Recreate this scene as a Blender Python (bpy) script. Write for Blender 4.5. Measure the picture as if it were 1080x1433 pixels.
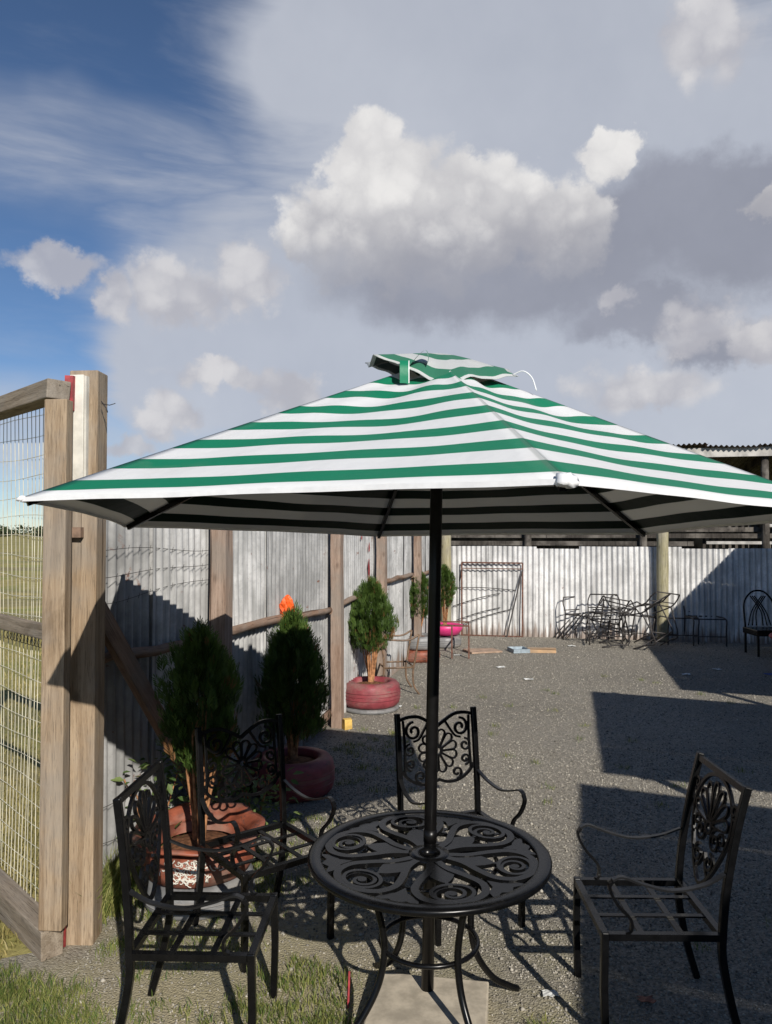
import bpy, math, random
import numpy as np
from mathutils import Vector, Matrix, Euler
R = math.radians
for o in list(bpy.data.objects):
    bpy.data.objects.remove(o)
scene = bpy.context.scene
C = scene.collection
random.seed(7)
rng = np.random.default_rng(7)

# ------------------------------------------------------------------ camera
H = 1.8                      # camera height, metres
F = 1080.0                   # focal length in photo pixels (photo 1080 x 1433)
HOR = 745.0                  # horizon row in the photo
PITCH = math.atan((HOR - 716.5) / F)
cd = bpy.data.cameras.new('camera')
cam = bpy.data.objects.new('camera', cd)
C.objects.link(cam)
cam.location = (0, 0, H)
cam.rotation_euler = (math.pi / 2 + PITCH, 0, 0)
cd.sensor_fit = 'HORIZONTAL'; cd.sensor_width = 36; cd.lens = 36 * F / 1080.0
cd.clip_start = 0.05; cd.clip_end = 6000
scene.camera = cam

# ------------------------------------------------------------------ sky, sun, exposure
SUN = Vector((1.07, -2.93, 1.77)).normalized()       # towards the sun
SUN_EL = math.asin(SUN.z); SUN_AZ = math.atan2(SUN.x, SUN.y)
scene.view_settings.view_transform = 'Standard'
scene.view_settings.look = 'None'
scene.view_settings.gamma = 1
scene.view_settings.use_curve_mapping = False
scene.view_settings.exposure = 0.0
world = bpy.data.worlds.new('World'); scene.world = world
world.use_nodes = True
world.cycles.sampling_method = 'MANUAL'; world.cycles.sample_map_resolution = 512
W = world.node_tree; W.nodes.clear()

def nn(tree, kind, **kw):
    n = tree.nodes.new(kind)
    for k, v in kw.items():
        setattr(n, k, v)
    return n
def setin(tree, sock, v):
    if hasattr(v, 'is_linked') or isinstance(v, bpy.types.NodeSocket):
        tree.links.new(v, sock)
    else:
        sock.default_value = v
def mth(tree, op, a, b=0.0, c=0.0, clamp=False):
    n = nn(tree, 'ShaderNodeMath', operation=op, use_clamp=clamp)
    setin(tree, n.inputs[0], a); setin(tree, n.inputs[1], b); setin(tree, n.inputs[2], c)
    return n.outputs[0]
def vmth(tree, op, a, b=(0, 0, 0)):
    n = nn(tree, 'ShaderNodeVectorMath', operation=op)
    setin(tree, n.inputs[0], a); setin(tree, n.inputs[1], b)
    return n.outputs['Value'] if op in ('LENGTH', 'DOT_PRODUCT') else n.outputs[0]
def sstep(tree, x, lo, hi, a=0.0, b=1.0):
    n = nn(tree, 'ShaderNodeMapRange', interpolation_type='SMOOTHSTEP')
    setin(tree, n.inputs[0], x)
    for i, v in enumerate((lo, hi, a, b)):
        n.inputs[1 + i].default_value = v
    return n.outputs[0]
def mixc(tree, f, a, b, blend='MIX'):
    n = nn(tree, 'ShaderNodeMix', data_type='RGBA', blend_type=blend)
    setin(tree, n.inputs[0], f)
    for s, v in ((n.inputs[6], a), (n.inputs[7], b)):
        if isinstance(v, tuple) and len(v) == 3:
            v = v + (1,)
        setin(tree, s, v)
    return n.outputs[2]
def noise(tree, vec, scale, detail=4, rough=0.55, dist=0.0, out=0):
    n = nn(tree, 'ShaderNodeTexNoise')
    if vec is not None:
        tree.links.new(vec, n.inputs['Vector'])
    n.inputs['Scale'].default_value = scale; n.inputs['Detail'].default_value = detail
    n.inputs['Roughness'].default_value = rough; n.inputs['Distortion'].default_value = dist
    return n.outputs[out]

def build_sky():
    T = W
    out = nn(T, 'ShaderNodeOutputWorld'); bg = nn(T, 'ShaderNodeBackground')
    T.links.new(bg.outputs[0], out.inputs[0])
    bg.inputs[1].default_value = 0.085
    sky = nn(T, 'ShaderNodeTexSky', sky_type='NISHITA')
    sky.sun_disc = False; sky.sun_elevation = SUN_EL; sky.sun_rotation = SUN_AZ
    sky.altitude = 1600; sky.air_density = 1.0; sky.dust_density = 0.2; sky.ozone_density = 5.0
    tc = nn(T, 'ShaderNodeTexCoord').outputs['Generated']
    sp = nn(T, 'ShaderNodeSeparateXYZ'); T.links.new(tc, sp.inputs[0])
    az = mth(T, 'ARCTAN2', sp.outputs[0], sp.outputs[1])
    el = mth(T, 'ARCSINE', sp.outputs[2])
    cb = nn(T, 'ShaderNodeCombineXYZ'); T.links.new(az, cb.inputs[0]); T.links.new(el, cb.inputs[1])
    P = cb.outputs[0]
    # billowing warp of the cloud coordinates
    w1 = vmth(T, 'SUBTRACT', noise(T, tc, 6.0, 3, 0.5, 0, 1), (0.5, 0.5, 0.5))
    w2 = vmth(T, 'SUBTRACT', noise(T, tc, 20.0, 5, 0.62, 0, 1), (0.5, 0.5, 0.5))
    wv = vmth(T, 'ADD', vmth(T, 'MULTIPLY', w1, (0.10, 0.08, 0)), vmth(T, 'MULTIPLY', w2, (0.085, 0.075, 0)))
    PW = vmth(T, 'ADD', P, wv)
    PS = vmth(T, 'ADD', P, vmth(T, 'MULTIPLY', w1, (0.16, 0.10, 0)))
    def ang(px, py):
        dx = (px - 540) / F
        return math.atan(dx), math.atan((HOR - py) / F / math.hypot(1, dx))
    def blobs(lst, PP):
        cur = None
        for (px, py, rx, ry) in lst:
            a, e = ang(px, py)
            v = vmth(T, 'SUBTRACT', PP, (a, e, 0))
            v = vmth(T, 'MULTIPLY', v, (F / rx, F / ry, 0))
            l = vmth(T, 'LENGTH', v)
            cur = l if cur is None else mth(T, 'SMOOTH_MIN', cur, l, 0.25)
        return cur
    # thin high veil: broad soft sheets, streaked
    st = nn(T, 'ShaderNodeMapping'); T.links.new(P, st.inputs[0])
    st.inputs['Rotation'].default_value = (0, 0, R(32)); st.inputs['Scale'].default_value = (1.1, 5.5, 1)
    streak = noise(T, st.outputs[0], 2.2, 6, 0.6, 0.4)
    veil_d = blobs([(760, 120, 430, 330), (980, 420, 420, 420), (560, 470, 400, 220), (480, 70, 150, 120), (280, 500, 130, 170)], PS)
    veil = sstep(T, mth(T, 'ADD', veil_d, mth(T, 'MULTIPLY', mth(T, 'SUBTRACT', streak, 0.5), 0.9)), 1.22, 0.62)
    vst = sstep(T, streak, 0.5, 0.85, 0.0, 0.22)
    band = blobs([(140, 215, 290, 75), (320, 330, 150, 110), (60, 620, 260, 90)], PS)
    vst2 = mth(T, 'MULTIPLY', sstep(T, band, 1.3, 0.3), sstep(T, streak, 0.30, 0.68, 0.2, 0.85))
    veil = mth(T, 'MAXIMUM', veil, mth(T, 'MAXIMUM', vst, vst2))
    vn = noise(T, tc, 3.5, 5, 0.6)
    K = 1 / 0.085
    def c(r, g, b, k=1.0):
        f = lambda s: ((s / 255 + 0.055) / 1.055) ** 2.4 if s > 10 else s / 255 / 12.92
        return (f(r) * K * k, f(g) * K * k, f(b) * K * k)
    veil_col = mixc(T, vn, c(168, 174, 188), c(204, 208, 217))
    col = mixc(T, mth(T, 'MULTIPLY', veil, 0.92), sky.outputs[0], veil_col)
    # grey undersides
    gd = blobs([(640, 395, 190, 62), (800, 375, 190, 70), (930, 325, 170, 70), (1050, 330, 130, 70), (900, 440, 110, 36), (1010, 250, 120, 45), (1020, 480, 80, 30)], PW)
    # the same everywhere else: free cumulus field outside the part of the sky described above
    fld = noise(T, tc, 2.6, 5, 0.58, 0.2)
    front = blobs([(540, 330, 800, 620)], P)
    fld = mth(T, 'MULTIPLY', fld, sstep(T, front, 0.9, 1.15))
    gm = mth(T, 'MAXIMUM', sstep(T, gd, 1.3, 0.55), sstep(T, fld, 0.64, 0.74, 0, 0.8))
    gn = noise(T, tc, 9, 5, 0.55)
    col = mixc(T, mth(T, 'MULTIPLY', gm, 0.74), col, mixc(T, gn, c(118, 121, 136), c(152, 155, 169)))
    # white billows
    wd = blobs([(505, 225, 62, 52), (560, 275, 105, 80), (640, 270, 80, 55), (700, 305, 110, 70), (790, 315, 75, 62), (480, 330, 80, 70), (600, 345, 130, 60),
                (860, 212, 46, 34), (1070, 285, 40, 25)], PW)
    wd2 = blobs([(75, 369, 66, 27), (160, 420, 34, 34), (255, 405, 85, 38), (350, 380, 60, 36), (325, 523, 75, 24), (400, 545, 62, 28), (256, 583, 46, 30),
                 (900, 545, 95, 38), (985, 455, 62, 36), (860, 425, 30, 22), (1005, 30, 62, 56), (190, 620, 50, 22), (1065, 480, 40, 30)], PW)
    ew = nn(T, 'ShaderNodeSeparateXYZ'); T.links.new(PW, ew.inputs[0])
    lowfade = sstep(T, ew.outputs[1], ang(640, 440)[1], ang(640, 300)[1], 0.0, 1.0)
    tw = vmth(T, 'ADD', tc, vmth(T, 'MULTIPLY', w2, (0.05, 0.05, 0.05)))
    def puff(sc):
        n_ = nn(T, 'ShaderNodeTexVoronoi', feature='SMOOTH_F1' if sc < 20 else 'F1'); T.links.new(tw, n_.inputs['Vector']); n_.inputs['Scale'].default_value = sc
        
        if sc < 20: n_.inputs['Smoothness'].default_value = 0.35
        return n_.outputs['Distance']
    p1, p2 = puff(13.0), puff(34.0)
    pf = mth(T, 'ADD', mth(T, 'MULTIPLY', mth(T, 'SUBTRACT', p1, 0.45), 0.42), mth(T, 'MULTIPLY', mth(T, 'SUBTRACT', p2, 0.45), 0.26))
    wd = mth(T, 'ADD', wd, pf); wd2 = mth(T, 'ADD', wd2, pf)
    wm = mth(T, 'MULTIPLY', sstep(T, wd, 1.12, 0.82), lowfade)
    lit = sstep(T, mth(T, 'ADD', ew.outputs[1], mth(T, 'MULTIPLY', pf, -0.16)), ang(640, 400)[1], ang(560, 235)[1])
    wm2 = sstep(T, wd2, 1.18, 0.62, 0, 0.82)
    fm = sstep(T, fld, 0.68, 0.78)
    bn = noise(T, tc, 10, 6, 0.58, 0.3)
    base = sstep(T, wd, 1.1, 0.2)
    wcol = mixc(T, mth(T, 'MULTIPLY', lit, sstep(T, pf, 0.22, -0.22, 0.55, 1.0)), c(170, 170, 177), c(238, 236, 234))
    wcol2 = mixc(T, sstep(T, pf, 0.2, -0.2), c(180, 180, 188), c(220, 218, 219))
    col = mixc(T, mth(T, 'MAXIMUM', wm2, fm), col, wcol2)
    col = mixc(T, mth(T, 'MULTIPLY', wm, 0.95), col, wcol)
    T.links.new(col, bg.inputs[0])
build_sky()

sd = bpy.data.lights.new('sun', 'SUN'); sun = bpy.data.objects.new('sun', sd); C.objects.link(sun)
sd.energy = 5.0; sd.angle = R(0.5); sd.color = (1.0, 0.95, 0.87)
sun.rotation_euler = SUN.to_track_quat('Z', 'Y').to_euler()

# ------------------------------------------------------------------ pixel -> place helpers
def ray(px, py):
    x = (px - 540) / F; y = (716.5 - py) / F
    cp, spn = math.cos(PITCH), math.sin(PITCH)
    return Vector((x, cp - y * spn, spn + y * cp))
def on(px, py, h=0.0):
    """point of height h seen at a photo pixel"""
    r = ray(px, py); t = (h - H) / r.z
    return Vector((0, 0, H)) + r * t
def at(px, py, Y):
    r = ray(px, py); return Vector((0, 0, H)) + r * (Y / r.y)

# ------------------------------------------------------------------ materials
def newmat(name):
    m = bpy.data.materials.new(name); m.use_nodes = True
    t = m.node_tree; t.nodes.clear()
    o = nn(t, 'ShaderNodeOutputMaterial'); b = nn(t, 'ShaderNodeBsdfPrincipled')
    t.links.new(b.outputs[0], o.inputs[0])
    return m, t, b
def ocoord(t, scale=(1, 1, 1), rnd=True):
    tc = nn(t, 'ShaderNodeTexCoord'); mp = nn(t, 'ShaderNodeMapping')
    t.links.new(tc.outputs['Object'], mp.inputs[0]); mp.inputs['Scale'].default_value = scale
    if rnd:
        oi = nn(t, 'ShaderNodeObjectInfo')
        v = nn(t, 'ShaderNodeCombineXYZ')
        r7 = mth(t, 'MULTIPLY', oi.outputs['Random'], 37.0)
        for i in range(3): t.links.new(r7, v.inputs[i])
        t.links.new(v.outputs[0], mp.inputs['Location'])
    return mp.outputs[0]
def bump(t, b, h, strength=0.4, dist=0.01):
    n = nn(t, 'ShaderNodeBump'); n.inputs['Strength'].default_value = strength; n.inputs['Distance'].default_value = dist
    t.links.new(h, n.inputs['Height']); t.links.new(n.outputs[0], b.inputs['Normal'])

def mat_plain(name, col, rough=0.6, var=0.25, scale=12, bmp=0.15, spec=0.5, metal=0.0):
    m, t, b = newmat(name)
    v = ocoord(t)
    n = noise(t, v, scale, 5, 0.6)
    dk = tuple(x * (1 - var) for x in col); lt = tuple(min(1, x * (1 + var)) for x in col)
    t.links.new(mixc(t, sstep(t, n, 0.3, 0.7), dk, lt), b.inputs['Base Color'])
    b.inputs['Roughness'].default_value = rough
    b.inputs['Specular IOR Level'].default_value = spec
    b.inputs['Metallic'].default_value = metal
    if bmp: bump(t, b, n, bmp, 0.004)
    return m
def mat_wood(name, lo, hi, axis=2, scale=6, bmp=0.8):
    m, t, b = newmat(name)
    s = [9, 9, 9]; s[axis] = 0.55
    v = ocoord(t, tuple(s))
    n = noise(t, v, scale * 0.5, 7, 0.65, 0.6)
    f = noise(t, v, scale * 3.0, 5, 0.7)
    k = mixc(t, sstep(t, n, 0.28, 0.72), lo, hi)
    k = mixc(t, sstep(t, f, 0.5, 0.66, 0, 0.6), k, tuple(x * 0.42 for x in lo))
    big = noise(t, ocoord(t, (1, 1, 1)), 2.3, 4, 0.6)
    k = mixc(t, sstep(t, big, 0.42, 0.66, 0, 0.6), k, (0.25, 0.225, 0.195))
    big2 = noise(t, ocoord(t, tuple(3.0 if i != axis else 1.1 for i in range(3))), 1.7, 5, 0.65, 0.8)
    k = mixc(t, sstep(t, big2, 0.52, 0.72, 0, 0.55), k, tuple(c_ * 0.62 for c_ in lo))
    crk = noise(t, ocoord(t, tuple(20 if i != axis else 0.35 for i in range(3))), 1.6, 3, 0.5, 0.4)
    k = mixc(t, sstep(t, crk, 0.655, 0.69, 0, 0.8), k, tuple(c_ * 0.22 for c_ in lo))
    # knots
    vo = nn(t, 'ShaderNodeTexVoronoi'); s2 = [6, 6, 6]; s2[axis] = 3.2
    t.links.new(ocoord(t, tuple(s2)), vo.inputs['Vector']); vo.inputs['Scale'].default_value = 1.0
    k = mixc(t, sstep(t, mth(t, 'ADD', vo.outputs['Distance'], mth(t, 'MULTIPLY', f, 0.22)), 0.26, 0.14, 0, 0.6), k, tuple(x * 0.4 for x in lo))
    t.links.new(k, b.inputs['Base Color'])
    b.inputs['Roughness'].default_value = 0.85; b.inputs['Specular IOR Level'].default_value = 0.2
    bump(t, b, mth(t, 'ADD', n, mth(t, 'MULTIPLY', f, 0.6)), bmp, 0.006)
    return m
def mat_sheet(name, lo, hi, rust=0.5, rough=0.5, metal=0.35):
    """weathered galvanised sheet: streaks, patches, rust, one tint per sheet"""
    m, t, b = newmat(name)
    oi = nn(t, 'ShaderNodeObjectInfo')
    v = ocoord(t, (1, 1, 1)); vs = ocoord(t, (14, 14, 0.7))
    n1 = noise(t, v, 3.0, 6, 0.65, 0.3); n2 = noise(t, vs, 1.6, 5, 0.6); n3 = noise(t, v, 26, 4, 0.7)
    k = mixc(t, sstep(t, n1, 0.3, 0.7), lo, hi)
    k = mixc(t, sstep(t, n2, 0.45, 0.72, 0, 0.6), k, tuple(x * 0.5 for x in lo))
    k = mixc(t, sstep(t, n3, 0.48, 0.72, 0, 0.5), k, tuple(x * 0.5 for x in hi))
    tint = mth(t, 'ADD', mth(t, 'MULTIPLY', oi.outputs['Random'], 0.4), 0.78)
    tv = nn(t, 'ShaderNodeCombineColor')
    for i in range(3): t.links.new(tint, tv.inputs[i])
    k = mixc(t, 1.0, k, tv.outputs[0], 'MULTIPLY')
    rn = noise(t, v, 5.5, 7, 0.72, 0.4)
    th = 0.73 - 0.12 * rust
    k = mixc(t, sstep(t, rn, th, th + 0.07, 0, 0.9), k, (0.16, 0.06, 0.03))
    # rust and splashed soil creeping up from the bottom edge, with a ragged outline
    tc = nn(t, 'ShaderNodeTexCoord'); sp = nn(t, 'ShaderNodeSeparateXYZ'); t.links.new(tc.outputs['Object'], sp.inputs[0])
    zz = mth(t, 'SUBTRACT', sp.outputs[2], mth(t, 'MULTIPLY', mth(t, 'SUBTRACT', n2, 0.42), 0.9))
    k = mixc(t, sstep(t, zz, 0.16, -0.02, 0, 0.7), k, (0.17, 0.10, 0.06))
    t.links.new(k, b.inputs['Base Color'])
    b.inputs['Metallic'].default_value = metal
    t.links.new(sstep(t, n1, 0.2, 0.8, rough + 0.15, rough - 0.08), b.inputs['Roughness'])
    bump(t, b, mth(t, 'ADD', n3, n1), 0.25, 0.006)
    return m

M = {}
M['black'] = mat_plain('black_gloss_paint', (0.004, 0.004, 0.0043), 0.27, 0.3, 30, 0.06, 0.28)
def dusty(m):
    t = m.node_tree; b = [n for n in t.nodes if n.type == 'BSDF_PRINCIPLED'][0]
    src = b.inputs['Base Color'].links[0].from_socket; v = ocoord(t)
    d = noise(t, v, 9, 6, 0.7); f = noise(t, v, 140, 2, 0.6)
    g = nn(t, 'ShaderNodeNewGeometry'); sp = nn(t, 'ShaderNodeSeparateXYZ'); t.links.new(g.outputs['Normal'], sp.inputs[0])
    up = sstep(t, sp.outputs[2], 0.3, 0.95, 0.15, 1.0)
    k = mth(t, 'MULTIPLY', mth(t, 'MULTIPLY', sstep(t, d, 0.5, 0.8, 0, 0.3), sstep(t, f, 0.35, 0.7)), up)
    t.links.new(mixc(t, k, src, (0.06, 0.053, 0.045)), b.inputs['Base Color'])
    t.links.new(mth(t, 'ADD', mth(t, 'MULTIPLY', k, 0.4), b.inputs['Roughness'].default_value), b.inputs['Roughness'])
dusty(M['black'])
M['pole'] = mat_plain('black_pole_paint', (0.005, 0.0045, 0.0045), 0.34, 0.3, 20, 0.04, 0.32)
M['rod'] = mat_plain('dark_rod_metal', (0.035, 0.03, 0.028), 0.55, 0.4, 30, 0.1)
M['rodrust'] = mat_plain('rusty_rod_metal', (0.13, 0.055, 0.035), 0.75, 0.45, 25, 0.2)
M['rodbrown'] = mat_plain('brown_rod_metal', (0.16, 0.10, 0.06), 0.5, 0.4, 25, 0.1)
M['wood'] = mat_wood('weathered_post_wood', (0.24, 0.165, 0.10), (0.44, 0.335, 0.23))
M['wood_x'] = mat_wood('weathered_rail_wood', (0.20, 0.155, 0.11), (0.35, 0.29, 0.225), axis=0)
M['log'] = mat_wood('brown_log', (0.19, 0.11, 0.07), (0.36, 0.24, 0.17), axis=0)
M['postpink'] = mat_wood('pinkish_rough_post', (0.24, 0.16, 0.115), (0.41, 0.305, 0.24))
M['treated'] = mat_wood('treated_yellow_post', (0.27, 0.24, 0.13), (0.46, 0.42, 0.29))
M['freshwood'] = mat_wood('fresh_pine_offcut', (0.50, 0.30, 0.16), (0.68, 0.46, 0.27), axis=0)
M['yellow'] = mat_plain('yellow_block', (0.62, 0.40, 0.10), 0.7)
M['whitepaint'] = mat_plain('chipped_white_paint', (0.60, 0.57, 0.50), 0.6, 0.22, 7, 0.3)
M['redpaint'] = mat_plain('flaking_red_paint', (0.30, 0.03, 0.035), 0.6, 0.4, 22, 0.3)
M['hinge'] = mat_plain('brown_hinge_metal', (0.20, 0.13, 0.09), 0.6, 0.3, 20, 0.2)
M['wire'] = mat_plain('mesh_wire', (0.62, 0.58, 0.45), 0.5, 0.25, 8, 0.0)
M['fence'] = mat_sheet('grey_galvanised_sheet', (0.30, 0.298, 0.29), (0.56, 0.553, 0.54), 0.95, 0.5, 0.1)
M['fwall'] = mat_sheet('pale_galvanised_sheet', (0.50, 0.495, 0.483), (0.78, 0.77, 0.755), 0.65, 0.55, 0.1)
M['roof'] = mat_sheet('dark_roof_sheet', (0.14, 0.13, 0.12), (0.26, 0.25, 0.24), 1.0, 0.6, 0.2)
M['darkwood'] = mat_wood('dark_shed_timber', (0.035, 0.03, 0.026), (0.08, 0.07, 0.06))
M['fascia'] = mat_plain('pale_fascia_board', (0.42, 0.40, 0.37), 0.7, 0.3, 6)
M['concrete'] = mat_plain('concrete_slab', (0.46, 0.40, 0.31), 0.9, 0.22, 14, 0.35, 0.2)
M['tyre_red'] = mat_plain('maroon_painted_rubber', (0.24, 0.045, 0.055), 0.45, 0.25, 9, 0.2)
M['tyre_orange'] = mat_plain('orange_red_painted_rubber', (0.23, 0.065, 0.035), 0.38, 0.55, 8, 0.3)
M['tyre_grey'] = mat_plain('dusty_grey_rubber', (0.19, 0.19, 0.19), 0.8, 0.3, 10, 0.3)
M['tyre_black'] = mat_plain('dusty_black_rubber', (0.05, 0.048, 0.045), 0.8, 0.4, 10, 0.3)
M['magenta'] = mat_plain('magenta_plastic', (0.62, 0.04, 0.19), 0.4, 0.12, 8, 0.05)
M['soil'] = mat_plain('red_brown_soil', (0.16, 0.075, 0.04), 0.95, 0.5, 40, 0.8, 0.1)
M['bark'] = mat_plain('orange_brown_bark', (0.33, 0.16, 0.075), 0.85, 0.45, 30, 0.5, 0.2)
M['orange'] = mat_plain('orange_plastic_film', (0.85, 0.12, 0.02), 0.4, 0.2, 14, 0.2)
M['greyplastic'] = mat_plain('blue_grey_tray', (0.30, 0.36, 0.40), 0.6)
M['cardboard'] = mat_plain('brown_board', (0.40, 0.28, 0.20), 0.8)
M['cushion'] = mat_plain('dark_red_cushion', (0.32, 0.04, 0.05), 0.6)
M['litter'] = mat_plain('pale_litter', (0.65, 0.65, 0.62), 0.7)
M['blue'] = mat_plain('blue_plastic_film', (0.04, 0.08, 0.30), 0.5)
M['hem'] = mat_plain('white_canopy_cloth', (0.78, 0.78, 0.785), 0.6, 0.06, 20, 0.3, 0.3)
M['strap'] = mat_plain('grey_arm_paint', (0.010, 0.010, 0.0105), 0.35, 0.3, 30, 0.05)

def chipped(m, under, amount=0.55):
    """paint worn through to the rubber, and dust"""
    t = m.node_tree; b = [n for n in t.nodes if n.type == 'BSDF_PRINCIPLED'][0]
    src = b.inputs['Base Color'].links[0].from_socket; v = ocoord(t, (1, 1, 2.2))
    d = noise(t, v, 11, 7, 0.75, 0.3); e = noise(t, v, 4, 5, 0.6)
    k = mixc(t, sstep(t, d, 0.58, 0.64, 0, amount), src, under)
    k = mixc(t, sstep(t, e, 0.45, 0.75, 0, 0.45), k, (0.30, 0.25, 0.20))
    t.links.new(k, b.inputs['Base Color'])
    t.links.new(sstep(t, e, 0.35, 0.7, 0.42, 0.85), b.inputs['Roughness'])
for k_ in ('tyre_red', 'tyre_orange'): chipped(M[k_], (0.05, 0.045, 0.042))
chipped(M['tyre_grey'], (0.07, 0.065, 0.06), 0.6)

def mat_fabric(under=False):
    m, t, b = newmat('striped_canopy_shaded_underside' if under else 'striped_canopy_fabric')
    uv = nn(t, 'ShaderNodeUVMap'); sp = nn(t, 'ShaderNodeSeparateXYZ'); t.links.new(uv.outputs[0], sp.inputs[0])
    f = mth(t, 'FRACT', mth(t, 'DIVIDE', mth(t, 'SUBTRACT', mth(t, 'ADD', sp.outputs[1], 1.23), 0.036), 0.123))
    g = sstep(t, f, 0.468, 0.462)
    g = mth(t, 'MULTIPLY', g, sstep(t, f, 0.0, 0.006))
    v = ocoord(t)
    dirt = noise(t, v, 3.0, 5, 0.6)
    wh = mixc(t, dirt, (0.83, 0.83, 0.825), (0.76, 0.76, 0.75))
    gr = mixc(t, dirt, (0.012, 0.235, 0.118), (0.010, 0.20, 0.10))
    if under: wh = (0.82, 0.82, 0.80, 1); gr = (0.003, 0.022, 0.013, 1)  # underside green near black: the canopy's shade is put into the colour
    k = mixc(t, g, wh, gr)
    seam = mth(t, 'MINIMUM', sp.outputs[0], mth(t, 'SUBTRACT', 1.0, sp.outputs[0]))
    k = mixc(t, sstep(t, seam, 0.012, 0.006, 0, 0.35), k, (0.10, 0.14, 0.12))
    stn = noise(t, v, 1.7, 6, 0.7, 0.5)
    k = mixc(t, sstep(t, stn, 0.56, 0.8, 0, 0.22), k, (0.40, 0.37, 0.32))
    t.links.new(k, b.inputs['Base Color'])
    b.inputs['Roughness'].default_value = 0.5; b.inputs['Specular IOR Level'].default_value = 0.35
    fine = noise(t, v, 60, 3, 0.6)
    wr = noise(t, v, 7, 4, 0.55)
    bump(t, b, mth(t, 'ADD', mth(t, 'MULTIPLY', fine, 0.06), wr), 0.4, 0.016)
    tr = nn(t, 'ShaderNodeBsdfTranslucent'); mx = nn(t, 'ShaderNodeMixShader')
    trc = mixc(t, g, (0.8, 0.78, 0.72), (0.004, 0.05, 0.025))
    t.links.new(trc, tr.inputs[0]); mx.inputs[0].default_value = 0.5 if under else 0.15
    o = [n for n in t.nodes if n.type == 'OUTPUT_MATERIAL'][0]
    t.links.new(b.outputs[0], mx.inputs[1]); t.links.new(tr.outputs[0], mx.inputs[2]); t.links.new(mx.outputs[0], o.inputs[0])
    return m
M['fabric'] = mat_fabric(); M['fabric_shaded_under'] = mat_fabric(True)

def mat_leaf(name, lo, hi, trans=0.25):
    m, t, b = newmat(name)
    at_ = nn(t, 'ShaderNodeAttribute'); at_.attribute_name = 'tone'
    k = mixc(t, at_.outputs['Fac'], lo, hi)
    if name == 'conifer_sprays': k = mixc(t, sstep(t, at_.outputs['Fac'], 1.2, 1.3), k, (0.20, 0.10, 0.04))
    t.links.new(k, b.inputs['Base Color']); b.inputs['Roughness'].default_value = 0.55
    b.inputs['Specular IOR Level'].default_value = 0.3
    tr = nn(t, 'ShaderNodeBsdfTranslucent'); t.links.new(k, tr.inputs[0])
    mx = nn(t, 'ShaderNodeMixShader'); mx.inputs[0].default_value = trans
    o = [n for n in t.nodes if n.type == 'OUTPUT_MATERIAL'][0]
    t.links.new(b.outputs[0], mx.inputs[1]); t.links.new(tr.outputs[0], mx.inputs[2]); t.links.new(mx.outputs[0], o.inputs[0])
    return m
M['conifer'] = mat_leaf('conifer_sprays', (0.012, 0.034, 0.006), (0.115, 0.185, 0.035))
M['grass'] = mat_leaf('yard_grass', (0.07, 0.135, 0.022), (0.38, 0.36, 0.12), 0.3)
M['dry'] = mat_leaf('dry_field_grass', (0.22, 0.19, 0.06), (0.46, 0.38, 0.16), 0.3)
M['weed'] = mat_leaf('broad_weed_leaf', (0.06, 0.12, 0.03), (0.20, 0.26, 0.09), 0.3)
M['farleaf'] = mat_leaf('far_wood_leaf', (0.02, 0.035, 0.012), (0.06, 0.08, 0.03), 0.1)

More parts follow.
